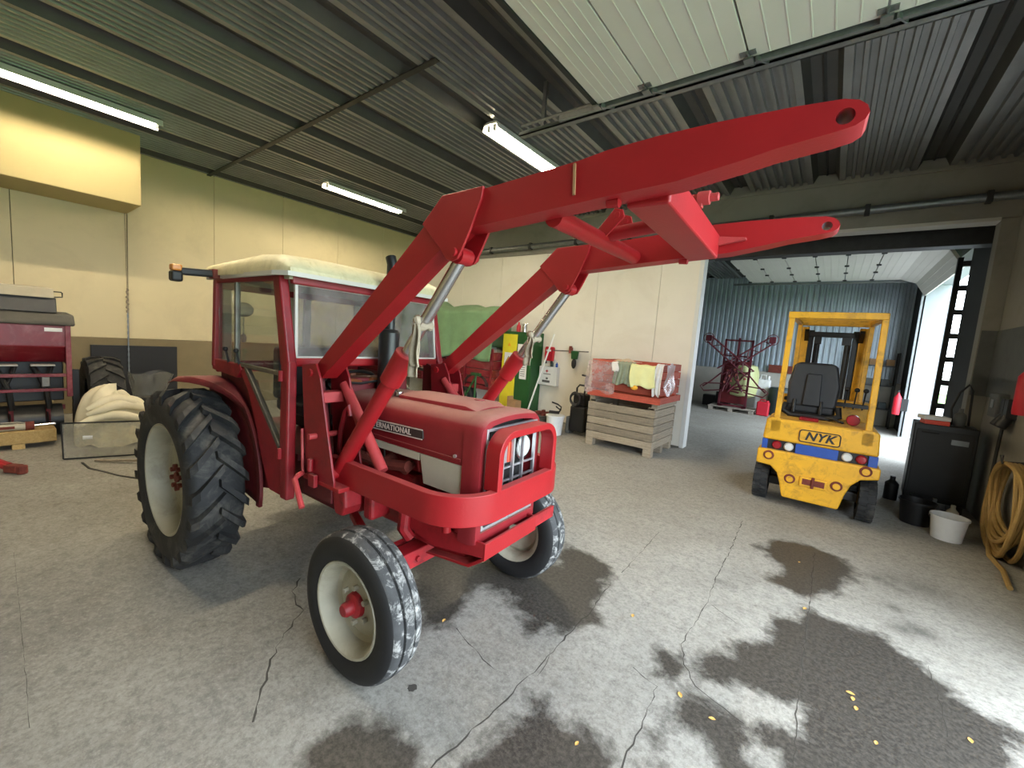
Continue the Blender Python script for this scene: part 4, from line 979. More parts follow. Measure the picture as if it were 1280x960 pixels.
def drape(name, label, cat, m, x0, x1, z0, z1, y, seed, group='cloths hung over the red crate', folds=3, amp=.015, slant=0.0, solid=.005, back=.12):
    rs = random.Random(seed); ph = rs.uniform(0, 6)
    def fn(u, v):
        # v 0..0.2 lies on the rim, rest hangs down the front
        x = x0+(x1-x0)*u + slant*v + .012*math.sin(v*5+ph)
        if v < .2: return (x, y+back*(1-v/.2), z1+.012+.006*math.sin(u*folds*6+ph))
        t = (v-.2)/.8
        return (x*(1) + (u-.5)*.02*math.sin(t*3), y-.012-amp*(.5+.5*math.sin(u*folds*2*PI+ph+t*.8))*(.3+t), z1-(z1-z0)*t*(1+.06*math.sin(u*9+ph)))
    o = MB().grid(fn, 26, 18).build(name, m, smooth=70, solid=solid)
    return tag(o, label, cat, group)
FY = 6.375
drape('plastic_sheet', 'clear pinkish plastic film hanging over the corner of the red crate', 'plastic sheet', 'plastic_film', -3.24, -2.72, .93, 1.43, FY-.03, 1, folds=1, amp=.02, solid=0)
drape('work_cloth', 'grey-green ribbed cloth hanging over the rim of the red crate', 'cloth', 'cloth_green', -2.76, -2.44, 1.10, 1.45, FY-.02, 2, folds=5, amp=.03)
drape('work_cloth', 'pale yellow cloth hanging crookedly over the rim of the red crate', 'cloth', 'cloth_yellow', -2.50, -2.12, 1.10, 1.43, FY-.055, 3, folds=2, amp=.02, slant=.05)
drape('work_glove', 'off-white work glove hanging over the red crate next to the plastic film', 'glove', 'cloth_white', -2.80, -2.70, 1.30, 1.44, FY-.045, 5, folds=1, amp=.01)
drape('work_cloth', 'white cotton cloth bunched over the end corner of the red crate', 'cloth', 'cloth_white', -2.10, -1.99, 1.0, 1.46, FY-.03, 4, folds=2, amp=.04)
tag(MB().sphere((-2.40, FY-.065, 1.08), .05, (1.2, .3, .8)).build('work_glove', 'warn_yellow'), 'small orange-yellow glove end below the yellow cloth', 'glove')
tag(MB().grid(lambda u, v: (-2.90+.42*u, 6.47+.30*v, 1.452+.05*math.sin(u*PI)*math.sin(v*PI)+.008*math.sin(u*14)), 14, 8).build('work_cloth', 'cloth_beige', smooth=70, solid=.008), 'beige cloth lying folded on top of the red crate', 'cloth')
tag(MB().grid(lambda u, v: (-1.985+.04*math.sin(v*7+u*3)*(v), 6.50+.42*u, 1.48-.48*v-.02*math.sin(u*9)), 14, 12).build('plastic_bag', 'clear_bag', smooth=60), 'clear plastic bag hanging off the end of the red crate by the wall corner', 'bag')

# ================================================================== GREEN CABINET AND THINGS ON THE BACK WALL
cbn = thing('steel_cabinet', 'green steel chemical cabinet with a yellow door by the back wall', 'cabinet', (-5.39, 7.38, 0))
MB().box(-.40, .40, -.20, .20, .04, 1.86).build('body', 'green_paint', cbn, smooth=0, bev=.008)
d1 = MB().box(-.38, .0, -.222, -.20, .08, 1.80).build('cabinet_door', 'yellow_door', cbn, smooth=0, bev=.006); d1['label'] = 'yellow door leaf'
MB().box(.008, .385, -.215, -.20, .08, 1.80).build('cabinet_door', 'green_paint', cbn, smooth=0, bev=.004)
MB().box(-.03, -.015, -.24, -.222, .9, 1.05).build('door_handle', 'black_plastic', d1, smooth=0)
MB().box(-.31, -.08, -.226, -.222, 1.02, 1.40).build('warning_sign', 'paper', d1, smooth=0)
def tri(mb, cx, cz, s, y, t=.002): mb.prism([(cx-s, cz-s*.87), (cx+s, cz-s*.87), (cx, cz+s*.87)], 'Y', y-t, y)
mb = MB(); tri(mb, -.195, 1.23, .10, -.226); mb.build('warning_triangle', 'warn_yellow', d1, smooth=0)
mb = MB(); mb.tube([(-.295, -.229, 1.143), (-.095, -.229, 1.143), (-.195, -.229, 1.317)], .008, 4, True); mb.cyl((-.195, -.226, 1.19), (-.195, -.230, 1.19), .03, n=10); mb.build('warning_symbol', 'ink', d1, smooth=0)
MB().box(-.29, -.10, -.2275, -.226, 1.05, 1.09).box(-.29, -.12, -.2275, -.226, 1.105, 1.12).build('sign_text_line', 'ink', d1, smooth=0)
mb = MB(); tri(mb, -.20, 1.58, .045, -.2225); mb.build('warning_triangle', 'warn_yellow', d1, smooth=0)
MB().box(.03, .30, -.218, -.215, 1.28, 1.60).build('paper_notice', 'paper', cbn, smooth=0)
MB().box(.12, .30, -.218, -.215, .86, 1.20).build('paper_notice', 'paper', cbn, smooth=0)
mb = MB()
for k in range(6): mb.box(.14, .26, -.2195, -.218, 1.15-k*.045, 1.16-k*.045)
mb.build('notice_text_line', 'ink', cbn, smooth=0)
tag(MB().lathe([(0, 0), (.045, 0), (.045, .13), (.018, .17), (.018, .21), (0, .21)], (-5.48, 7.30, 1.86), 'Z', 14).build('spray_can', 'sign_red'), 'red bottle standing on top of the green cabinet', 'bottle')
tag(MB().lathe([(0, 0), (.055, 0), (.055, .10), (.05, .12), (.05, .17), (0, .18)], (-5.33, 7.32, 1.86), 'Z', 14).cyl((-5.42, 7.32, 2.03), (-5.24, 7.32, 2.04), .008, n=8).build('metal_canister', 'chrome'), 'shiny metal canister on top of the green cabinet', 'canister')
fa = thing('first_aid_box', 'white first aid box with a red cross hanging on the back wall', 'first aid box', (-4.75, 7.60, .77))
MB().box(-.22, .22, -.13, .0, 0, .40).build('body', 'white_paint', fa, smooth=0, bev=.01, seg=3)
MB().box(-.21, .16, -.138, -.13, .01, .39).build('lid', 'white_paint', fa, smooth=0, bev=.004)
MB().box(-.045, .015, -.141, -.138, .295, .315).box(-.025, -.005, -.141, -.138, .275, .335).build('red_cross', 'sign_red', fa, smooth=0)
MB().box(-.10, .08, -.141, -.138, .235, .25).box(-.03, .02, -.141, -.138, .13, .17).box(-.12, .07, -.141, -.138, .06, .11).build('printed_label', 'grey_board', fa, smooth=0)
fb_ = thing('fire_blanket', 'red fire blanket pouch hanging above the first aid box', 'fire blanket', (-4.80, 7.605, 1.29))
MB().prism([(-.11, 0), (.10, 0), (.11, .26), (.09, .30), (-.09, .30), (-.11, .26)], 'Y', -.07, 0).build('pouch', 'sign_red', fb_, smooth=0, bev=.012)
MB().box(-.07, .05, -.073, -.07, .20, .24).build('white_text_line', 'paper', fb_, smooth=0)
MB().box(-.09, -.06, -.06, -.03, -.06, 0).box(.05, .08, -.06, -.03, -.06, 0).build('pull_tab', 'black_plastic', fb_, smooth=0)
for i, (dx, r, h) in enumerate(((.06, .03, .12), (.13, .028, .15), (.18, .025, .10))):
    tag(MB().lathe([(0, 0), (r, 0), (r, h*.7), (r*.45, h*.8), (r*.45, h), (0, h)], (-4.75+dx, 7.52, 1.172), 'Z', 12).build('small_bottle', ('can_dark', 'lamp_glass', 'blue_paint')[i]), ('dark little bottle standing on the first aid box', 'clear little bottle standing on the first aid box', 'little blue bottle standing on the first aid box')[i], 'bottle')
br = thing('wall_rail', 'thin metal rail with end fitting fixed to the back wall beside the fire blanket', 'rail', (-4.28, 7.60, 1.54))
MB().cyl((-.40, -.09, -.02), (.42, -.09, .01), .013, n=10).build('rod', 'steel', br)
MB().box(-.02, .02, -.11, .0, -.05, .07).box(-.01, .01, -.12, -.02, .02, .1).build('bracket', 'rust', br, smooth=0, bev=.004)
hb = thing('hand_brush', 'green and black hand brush hanging from the wall rail', 'brush', (-4.15, 7.48, 1.20))
MB().prism([(-.06, .18), (.07, .18), (.09, .33), (.05, .35), (-.05, .35), (-.07, .31)], 'Y', -.03, .03).build('brush_head', 'green_paint', hb, smooth=0, bev=.012)
MB().sphere((0, 0, .09), .055, (1, .6, 1.9)).build('brush_grip', 'black_plastic', hb)
tag(MB().cyl((-4.95, 7.02, .0), (-4.62, 7.40, 1.86), .018, n=12).build('broom_pole', 'white_paint'), 'long white pole leaning against the wall beside the cabinet', 'pole')
tag(MB().box(-5.30, -5.08, 6.85, 7.05, 0, .42).prism([(-5.30, .42), (-5.31, .50), (-5.28, .42)], 'Y', 6.85, 7.05).build('cardboard_box', 'cardboard', smooth=0, bev=.004), 'small brown cardboard box in front of the green cabinet', 'box')
bs = thing('wicker_basket', 'dark basket of odds and ends beside the white bucket', 'basket', (-4.35, 6.75, 0))
mb = MB()
for k in range(7): mb.tube([((.17+.008*k)*math.cos(a), (.17+.008*k)*math.sin(a), .02+k*.042) for a in [2*PI*i/20 for i in range(20)]], .02, 6, True)
mb.cyl((0, 0, 0), (0, 0, .02), .17, n=20).build('weave', 'drill_grey', bs)
mb = MB()
for k in range(7): a = k*.9; mb.cbox((.09*math.cos(a), .09*math.sin(a), .29+.02*(k % 3)), (.10, .05, .05), a)
mb.build('contents', 'rust', bs, smooth=0)
# white bucket with a grease gun handle on it
bk = thing('bucket', 'white plastic bucket with black pump lying on it by the back wall', 'bucket', (-3.92, 6.55, 0))
MB().lathe([(0, .0), (.135, 0), (.165, .36), (.175, .36), (.175, .345), (.172, .33), (.165, .33)], (0, 0, 0), 'Z', 28).lathe([(.165, .36), (.0, .37)], (0, 0, 0), 'Z', 28).build('pail', 'bucket_white', bk, smooth=30)
pg = thing('hand_pump', 'black hand pump lying on the lid of the white bucket', 'pump', (-3.92, 6.55, .37))
MB().cyl((-.12, 0, .03), (.06, .02, .04), .028, n=12).tube([(.05, .02, .04), (.10, .0, .10), (.12, -.02, .16), (.04, -.02, .20), (-.08, -.02, .22)], .014, 8).tube([(.10, .0, .10), (.03, 0, .13), (.0, 0, .15)], .012, 8).build('pump_body', 'black_plastic', pg)
pg2 = MB().cyl((-.13, 0, .03), (-.12, 0, .03), .03, n=12).build('pump_cap', 'dark_steel', pg)
# pressure washer
pw_ = thing('pressure_washer', 'black upright pressure washer on wheels standing between the bucket and the crates', 'pressure washer', (-3.62, 6.95, 0))
MB().box(-.16, .16, -.14, .14, .06, .55).build('body', 'black_plastic', pw_, smooth=30, bev=.04, seg=4)
MB().box(-.13, .13, -.11, .11, .55, .78).build('motor_cover', 'black_paint', pw_, smooth=30, bev=.04, seg=4)
MB().tube([(-.15, .10, .40), (-.17, .10, .86), (-.12, .10, .92), (.12, .10, .92), (.17, .10, .86), (.15, .10, .40)], .018, 8).build('push_handle', 'black_plastic', pw_)
for s in (-1, 1):
    MB().cyl((s*.15, .06, .10), (s*.20, .06, .10), .10, n=18).build('wheel', 'rubber', pw_, bev=.01)
mb = MB()
for k in range(5): mb.tube([(.10*math.cos(a)-.05, -.16-.012*(k % 2), .66+.11*math.sin(a)+.01*k) for a in [2*PI*i/18 for i in range(18)]], .012, 6, True)
mb.build('hose_coil', 'black_plastic', pw_)
MB().tube([(.10, -.13, .70), (.14, -.14, 1.0), (.12, -.12, 1.12), (.02, -.1, 1.13)], .018, 8).cyl((.13, -.14, .95), (.15, -.14, 1.12), .03, n=10).build('spray_gun', 'black_plastic', pw_)
MB().box(-.25, -.16, -.10, .10, .0, .32).build('detergent_tank', 'grey_board', pw_, smooth=0, bev=.02)

# ================================================================== RED TRAILER UNDER A GREEN TARPAULIN
tl = thing('farm_trailer', 'red farm trailer with board sides parked behind the tractor along the back wall', 'trailer', (-7.40, 7.25, 0))
MB().box(-1.55, 1.55, -.26, .26, .52, .62).build('chassis', 'drill_red', tl, smooth=0, bev=.01)
for z, h in ((.64, .16), (.81, .16), (.98, .20), (1.19, .18)):
    MB().box(-1.55, 1.53, -.30, -.27, z, z+h).build('side_board', 'drill_red', tl, smooth=0, bev=.012)
    MB().box(1.53, 1.56, -.30, .28, z, z+h).build('end_board', 'drill_red', tl, smooth=0, bev=.012)
for x in (-1.50, -.75, -.05, .72, 1.52): MB().box(x-.03, x+.03, -.335, -.29, .55, 1.45).build('stake', 'drill_red', tl, smooth=0, bev=.006)
for x in (-.5, .6):
    MB().lathe([(.14, .09), (.24, .11), (.29, .08), (.30, 0), (.29, -.08), (.24, -.11), (.14, -.09)], (x, -.1, .30), 'Y', 28).build('trailer_wheel', 'rubber', tl)
MB().tube([(-.3, -.345, 1.05), (.1, -.36, 1.15), (.4, -.345, .95), (.8, -.345, 1.1)], .012, 6).build('tie_rope', 'black_plastic', tl)
def tarp(u, v):
    x = -8.98+3.12*u
    top = 2.58-.26*u+.05*math.sin(u*9)-.06*math.sin(u*PI*3)**2
    prof = [(7.56, 1.45), (7.55, top-.2), (7.40, top+.02), (7.12, top), (6.95, top-.12), (6.90, top-.55), (6.87, 1.20+.05*math.sin(u*11))]
    t = v*(len(prof)-1); i = min(int(t), len(prof)-2); f = t-i; f = f*f*(3-2*f)*.5+f*.5
    y = prof[i][0]*(1-f)+prof[i+1][0]*f; z = prof[i][1]*(1-f)+prof[i+1][1]*f
    k = max(0, v-.62)/.38
    y += -.02*k*math.sin(u*23+v*3)-.015*k*math.sin(u*51); z += .025*math.sin(u*17+v*9)
    return (x+.02*math.sin(v*12+u*4), y, z)
tag(MB().grid(tarp, 60, 36).build('tarpaulin', 'tarp_green', smooth=60, solid=.006), 'pale green tarpaulin draped over the load of the red trailer', 'tarpaulin')
ho = thing('tool_stand', 'green painted tool stand with hoses on the floor before the red trailer', 'tool stand', (-5.55, 6.1, 0))
MB().cyl((0, 0, 0), (0, 0, .95), .02, n=10).beam((-.12, 0, .95), (.12, 0, .95), .05, .05).beam((0, 0, .9), (-.25, 0, .5), .03, .03).build('stand', 'green_paint', ho)
mb = MB()
for k in range(2): mb.tube([(.30*math.cos(a)-.02, .05*k, .72+.22*math.sin(a)) for a in [PI*i/14 for i in range(15)]], .012, 6)
mb.build('hose', 'black_plastic', ho)
MB().cyl((-.2, 0, 0), (.2, 0, 0.02), .03).box(-.2, .2, -.15, .15, 0, .02).build('base', 'dark_steel', ho, smooth=0)
# ================================================================== SEED DRILL AND THINGS ALONG THE LEFT WALL
sd = thing('seed_drill', 'dark red seed drill with long hopper and grey lids by the left wall', 'seed drill', (-7.9, -.6, 0))
def dprism(pts, y0, y1, name, m, bev=.008, parent=sd): return MB().prism(pts, 'Y', y0, y1).build(name, m, parent, smooth=0, bev=bev)
Y1 = 1.36   # right end of the hopper, local
dprism([(.30, 1.44), (.30, 1.17), (.12, .97), (-.30, .97), (-.30, 1.44)], -1.6, Y1, 'hopper', 'drill_red', .012)
dprism([(.335, 1.435), (.335, 1.475), (.24, 1.575), (-.30, 1.60), (-.30, 1.435)], -1.6, Y1+.06, 'hopper_cover', 'drill_grey', .02)
dprism([(.20, 1.585), (.16, 1.77), (-.18, 1.77), (-.18, 1.585)], -1.6, Y1-.08, 'seed_box', 'black_paint', .008)
dprism([(.22, 1.765), (.17, 1.885), (-.18, 1.90), (-.20, 1.765)], -1.6, Y1-.10, 'seed_box_lid', 'drill_lid', .01)
MB().tube([(.10, Y1-.10, 1.85), (.10, Y1-.03, 1.85), (.10, Y1-.02, 1.84), (.10, Y1-.02, 1.79), (.10, Y1-.10, 1.78)], .008, 6).build('lid_handle', 'dark_steel', sd)
MB().box(.30, .304, Y1-.20, Y1-.05, 1.36, 1.405).build('maker_label', 'paper', sd, smooth=0)
MB().box(.28, .325, Y1-.03, Y1+.02, .55, 1.44).build('end_post', 'drill_red', sd, smooth=0, bev=.004)
MB().box(-.25, .32, Y1-.02, Y1+.01, .95, 1.44).build('end_plate', 'drill_red', sd, smooth=0, bev=.004)
for z, h in ((.80, .04), (.62, .035)): MB().box(.26, .30, -1.6, Y1+.02, z, z+h).build('frame_bar', 'drill_red', sd, smooth=0, bev=.004)
for k in range(9):
    y = Y1-.22-k*.30
    MB().box(.16, .30, y-.10, y+.10, .935, .95).build('metering_strip', 'panel_white', sd, smooth=0)
    MB().tube([(.18, y-.08, .93), (.22, y-.03, .80), (.26, y+.02, .64), (.24, y+.04, .40)], .028, 8).tube([(.18, y+.08, .93), (.22, y+.04, .80), (.25, y-.02, .64)], .022, 8).build('seed_tube', 'black_plastic', sd)
    MB().lathe([(0, .01), (.16, .006), (.17, 0), (.16, -.006), (0, -.01)], (.22, y+.02, .20), 'Y', 20).build('coulter_disc', 'dark_steel', sd)
    MB().beam((.24, y+.03, .60), (.20, y+.03, .22), .04, .05).build('coulter_arm', 'dark_red', sd, smooth=0, bev=.004)
MB().box(.22, .30, Y1-.24, Y1-.17, .68, .80).build('gear_case', 'steel', sd, smooth=0, bev=.006)
MB().box(.10, .18, Y1+.03, Y1+.10, .10, .88).build('wheel_post', 'black_paint', sd, smooth=0, bev=.006)
mb = MB().lathe([(.22, .15), (.30, .175), (.42, .18), (.47, .16), (.485, .10), (.485, -.10), (.47, -.16), (.42, -.18), (.30, -.175), (.22, -.15)], (-.05, Y1+.34, .515), 'Y', 40)
for sdv in (-1, 1):
    for i in range(18):
        a0 = 2*PI*(i+(.5 if sdv > 0 else 0))/18; stt = []
        for k in range(4):
            t = k/3; h = sdv*(-.01+.18*t); w = .05
            for r_, dw in ((.47-.02*t, -w*.6), (.515-.02*(k == 3), -w*.5), (.515-.02*(k == 3), w*.5), (.47-.02*t, w*.6)):
                an = a0-.28*t+dw/.5; stt.append(V(-.05+r_*math.cos(an), Y1+.34+h, .515+r_*math.sin(an)))
        mb.add(stt, [(k*4+j, k*4+(j+1) % 4, k*4+4+(j+1) % 4, k*4+4+j) for k in range(3) for j in range(4)]+[(3, 2, 1, 0), (12, 13, 14, 15)])
wt = mb.build('drill_tyre', 'rubber', sd, smooth=30)
MB().lathe([(.24, .14), (.20, .05), (.1, .03), (0, .03)], (-.05, Y1+.34, .515), 'Y', 28).build('rim', 'rim_cream', wt)

MB().cyl((-.05, -1.6, .21), (-.05, Y1-.05, .21), .20, n=20).build('packer_roller', 'black_paint', sd)
MB().box(-.12, -.08, -1.6, Y1-.02, .45, .97).build('rear_shield', 'black_paint', sd, smooth=0, bev=.01)
MB().box(-.28, -.24, -1.6, Y1, .30, .36).build('frame_bar', 'drill_red', sd, smooth=0)
bm_ = thing('timber_beam', 'thick pale timber beam lying in front of the seed drill', 'timber', (-7.40, -.40, 0))
box_piece('beam', (.24, 2.0, .15), 'wood_tan', bm_, (0, 0, .135), bev=.008)
for y in (-.7, .7): box_piece('spacer_block', (.22, .10, .06), 'wood_tan', bm_, (0, y, .03), bev=.004)
hy = thing('hydraulic_cylinder', 'old cream hydraulic cylinder with bare rod lying on the timber beam', 'hydraulic cylinder', (-7.36, 0, .21))
MB().cyl((0, -.2, .045), (0, .38, .045), .045, n=16).build('barrel', 'cream', hy)
MB().cyl((0, .36, .045), (0, .43, .045), .052, n=16).build('end_collar', 'rust', hy)
MB().cyl((0, .42, .045), (0, .60, .05), .018, n=12).build('rod', 'chrome', hy)
MB().tube([(.02, .05, .095), (.02, .30, .098), (.02, .36, .08)], .012, 6).build('pipe', 'steel', hy)
MB().box(.040, .047, .02, .28, .03, .06).build('worn_lettering', 'rust', hy, smooth=0)
# loose window pane standing in front of the sack
wp = thing('window_pane', 'clear window pane with dark edges standing on the floor in front of the white sack', 'window pane', (-6.42, .93, 0), math.atan2(1.28-.597, -6.285+6.536))
MB().add([(-.37, 0, .012), (.37, 0, .012), (.38, .05, .40), (-.39, .05, .40)], [(0, 1, 2, 3)]).build('glass', 'acrylic', wp, smooth=0, solid=.008)
mb = MB()
for a, b in (((-.37, 0, .01), (.37, 0, .01)), ((.37, 0, .01), (.38, .05, .40)), ((.38, .05, .40), (-.39, .05, .40)), ((-.39, .05, .40), (-.37, 0, .01))): mb.beam(a, b, .012, .014)
mb.build('edge_strip', 'black_plastic', wp, smooth=0)
MB().box(-.22, -.14, .025, .030, .215, .255).build('sticker', 'paper', wp, smooth=0)
sk = thing('fabric_sack', 'crumpled white fabric sack slumped behind the window pane', 'sack', (-7.15, 1.12, 0))
def blob(u, v):
    a = 2*PI*u; t = v*PI/2; r = .36*math.cos(t)**.7*(1+.07*math.sin(3*a+1)+.05*math.sin(7*a+v*5))
    return (r*.75*math.cos(a), r*math.sin(a), .66*math.sin(t)**.8*(1-.12*math.sin(a+.4))+.03*math.sin(5*a+v*9))
MB().grid(blob, 40, 18).build('body', 'sack_white', sk, smooth=70)
for k, (w, z, dx) in enumerate(((.30, .42, .25), (.26, .50, .20), (.33, .34, .28))):
    MB().tube([(dx+.03*math.sin(i*.8+k), -w+2*w*i/10-.04*k, z+.10*math.sin(i/10*PI)-.02*k) for i in range(11)], [.025+.035*math.sin(PI*i/10) for i in range(11)], 8).build('fold', 'sack_white', sk, smooth=70)
tag(MB().box(-9.435, -9.40, 1.18, 2.29, .0, 1.10).build('black_sheet', 'black_plastic', smooth=0, bev=.003), 'large black sheet leaning against the left wall', 'sheet')
def bag(u, v):
    a = 2*PI*u; r = .20*(.55+.75*v+.10*math.sin(5*a+v*6)*v)
    return (.6*r*math.cos(a), r*math.sin(a)+.03*v, .12+.66*v+.03*math.sin(3*a)*v)
bgm = thing('plastic_bag', 'clear crumpled plastic bag standing open by the black sheet', 'bag', (-8.1, 1.62, 0))
MB().grid(bag, 26, 12).build('film', 'clear_bag', bgm, smooth=0)
MB().box(-.10, .10, -.12, .14, .0, .42).build('box_inside', 'black_plastic', bgm, smooth=0, bev=.006)
ch = thing('hanging_chain', 'thin chain and cord hanging down the left wall to the black sheet', 'chain', (-9.38, 1.63, 0))
MB().cyl((0, -.012, 3.25), (0, 0, 1.9), .004, n=6).cyl((0, .022, 3.25), (0, .01, 2.0), .004, n=6).build('cord', 'rag', ch)
MB().tube([(0, .01*math.sin(i*2.2), 2.05-.40*i/14) for i in range(15)], [.012+.006*(i % 2) for i in range(15)], 6).build('knot', 'rag', ch)
mb = MB()
for k in range(22): mb.cbox((0, 0, 1.64-.046*k), (.012 if k % 2 else .02, .02 if k % 2 else .012, .05))
mb.build('chain_links', 'galv', ch, smooth=0)
# red drawbar lying on the floor, end into the frame
db = thing('drawbar', 'red steel drawbar end with rusty tip lying on the floor', 'drawbar', (-6.25, .24, 0))
MB().tube([(-.9, -.68, .34), (-.37, -.28, .16), (-.06, -.05, .065)], [.06, .05, .04], 10).build('bar', 'frame_red', db)
MB().cbox((-.02, -.02, .05), (.13, .08, .08), .65).cyl((.04, .03, .0), (.04, .03, .085), .04, n=12).build('tip', 'rust', db, smooth=0, bev=.012)
# strap and slat on the floor behind the rear wheel
tag(MB().beam((-6.30, .80, .012), (-5.75, 1.30, .05), .03, .02).beam((-5.95, 1.22, .012), (-5.55, 1.52, .012), .09, .02).build('wooden_lath', 'wood_grey', smooth=0), 'thin grey laths lying on the floor behind the rear wheel', 'lath')
tag(MB().strip([(-6.32, .70, .004), (-6.05, .72, .004), (-5.85, .80, .004), (-5.62, .88, .004), (-5.3, 1.05, .004)], .02, .006).build('tie_strap', 'black_plastic', smooth=0), 'thin black strap lying on the floor near the rear wheel', 'strap')

# ================================================================== RIGHT WALL CORNER
cg = thing('battery_charger', 'tall black battery charger cabinet standing in the right corner', 'charger', (1.17, 7.18, 0), math.radians(-4))
MB().box(-.27, .27, -.20, .22, .12, 1.05).build('cabinet', 'black_paint', cg, smooth=0, bev=.012, seg=3)
MB().box(-.24, .24, -.208, -.20, .18, .98).build('front_panel', 'black_plastic', cg, smooth=0, bev=.004)
MB().box(.06, .20, -.212, -.208, .84, .90).build('type_plate', 'galv', cg, smooth=0)
MB().box(-.20, -.05, -.214, -.208, .94, .955).build('vent', 'dark_cavity', cg, smooth=0)
for x in (-.2, .2): MB().box(x-.05, x+.05, -.18, .2, .0, .12).build('foot', 'black_plastic', cg, smooth=0)
tag(MB().cbox((1.06, 7.05, 1.075), (.22, .18, .05), .1).build('parts_box', 'orange_red', smooth=0, bev=.004), 'flat red and white carton on top of the black charger', 'box')
tag(MB().cbox((1.05, 7.06, 1.125), (.24, .20, .045), .2).build('binder', 'paper', smooth=0, bev=.006), 'pale folder lying on the carton on the black charger', 'folder')
tag(MB().lathe([(0, 0), (.05, 0), (.055, .10), (.05, .14), (.02, .17), (.02, .21), (0, .21)], (1.27, 7.10, 1.055), 'Z', 14).build('plastic_bottle', 'grey_board'), 'dull plastic bottle standing on the black charger', 'bottle')
tag(MB().tube([(1.22, 7.16, 1.06), (1.20, 7.18, 1.25), (1.25, 7.2, 1.45), (1.32, 7.22, 1.55), (1.36, 7.24, 1.48), (1.37, 7.26, 1.25), (1.38, 7.27, 1.06)], .012, 8).build('charger_cable', 'black_plastic'), 'black cable looping up above the black charger', 'cable')
eb = thing('switch_box', 'grey electrical switch box with dark sockets on the right wall', 'switch box', (XR, 6.85, 1.25))
MB().box(-.10, 0, -.14, .14, -.02, .24).build('housing', 'grey_board', eb, smooth=0, bev=.01)
MB().box(-.106, -.10, -.04, .06, .08, .17).build('label', 'galv', eb, smooth=0)
for y in (-.22, -.34): MB().cyl((-.04, y, .02), (-.10, y, -.10), .05, n=14).box(-.08, 0, y-.055, y+.055, .0, .2).build('socket', 'black_plastic', eb, bev=.006)
MB().tube([(-.06, -.28, -.10), (-.06, -.26, -.35), (-.05, -.2, -.7)], .015, 8).build('lead', 'dark_steel', eb)
fe = thing('fire_extinguisher', 'red fire extinguisher hanging on the right wall above the yellow hose', 'extinguisher', (XR-.09, 6.0, 1.33))
MB().lathe([(0, 0), (.06, .0), (.065, .03), (.065, .36), (.03, .42), (.02, .46), (0, .46)], (0, 0, 0), 'Z', 18).build('cylinder', 'sign_red', fe)
MB().box(-.02, .02, -.05, .05, .46, .50).build('valve', 'black_plastic', fe, smooth=0)
# yellow hose coil on the right wall
hs = thing('hose_coil', 'long yellow-brown hose hanging in loose loops on the right wall', 'hose', (XR-.02, 5.95, 0))
for k in range(9):
    a_, b_ = .30+.025*k+random.uniform(-.03, .03), .30+.016*k; cz = .86-b_*1.0; yy = -.10-.05*random.random()
    pts = [(-.06-.022*(k % 4)+.012*math.sin(3*t+k), yy+a_*math.cos(t)*(1+.12*math.sin(t)), max(.03, cz+b_*math.sin(t)*1.05)) for t in [2*PI*i/40 for i in range(40)]]
    MB().tube(pts, .019, 8, True).build('hose_loop', 'hose_yellow', hs)
MB().tube([(-.08, .15, .30), (-.12, .02, .06), (-.16, -.25, .02), (-.15, -.6, .02), (-.2, -1.0, .02)], .019, 8).build('hose_end', 'hose_yellow', hs)
MB().tube([(-.01, -.1, .90), (-.16, -.1, .88), (-.17, -.1, .95)], .015, 8).build('wall_hook', 'dark_steel', hs)
wbk2 = thing('bucket', 'used white plastic bucket on the floor before the black charger', 'bucket', (1.13, 5.98, 0))
MB().lathe([(0, 0), (.115, 0), (.14, .24), (.148, .24), (.148, .222), (.138, .222), (.115, .02), (0, .02)], (0, 0, 0), 'Z', 26).build('pail', 'bucket_white', wbk2, smooth=30)
MB().tube([(.147*math.cos(a), .147*math.sin(a), .22-.10*math.sin(a) if math.sin(a) > 0 else .22) for a in [PI*i/12 for i in range(13)]], .004, 6).build('bail', 'steel', wbk2)
tag(MB().lathe([(0, 0), (.12, 0), (.15, .26), (.158, .26), (.158, .24), (.146, .24), (.12, .02), (0, .02)], (.93, 6.30, 0), 'Z', 24).build('bucket', 'black_plastic', smooth=30), 'black plastic bucket between the charger and the white bucket', 'bucket')
for i, (x, y, r, h, m, lb) in enumerate(((.92, 6.75, .05, .22, 'black_plastic', 'dark bottle standing on the floor by the charger foot'), (1.10, 6.55, .045, .26, 'grey_board', 'grey bottle standing on the floor in front of the charger'), (1.24, 6.50, .05, .24, 'cream', 'pale bottle standing on the floor in front of the charger'), (.80, 7.2, .07, .30, 'black_plastic', 'black can on the floor at the side of the charger'))):
    tag(MB().lathe([(0, 0), (r, 0), (r, h*.7), (r*.5, h*.82), (r*.4, h*.85), (r*.4, h), (0, h)], (x, y, 0), 'Z', 14).build('floor_bottle', m), lb, 'bottle')

# ================================================================== NEIGHBOURING BAY: SPRAYER ON A PALLET, CANS
pt = thing('pallet', 'grey wooden pallet under the folded field sprayer', 'pallet', (-2.27, 14.35, 0))
for k in range(6): box_piece('deck_board', (1.25, .11, .022), 'wood_pallet', pt, (0, -.40+k*.16, .125), bev=.002)
for x in (-.55, 0, .55):
    for y in (-.38, 0, .38): box_piece('block', (.12, .12, .10), 'wood_pallet', pt, (x, y, .062), bev=.002)
for y in (-.38, 0, .38): box_piece('bottom_board', (1.25, .10, .014), 'wood_pallet', pt, (0, y, .007), bev=.001)
sp = thing('field_sprayer', 'dark red field sprayer with crossed folding booms standing on the pallet', 'sprayer', (-2.27, 14.35, .137))
SR = 'sprayer_red'
for x in (-.36, .36): MB().box(x-.03, x+.03, -.30, -.24, 0, 2.05).build('frame_post', SR, sp, smooth=0, bev=.004)
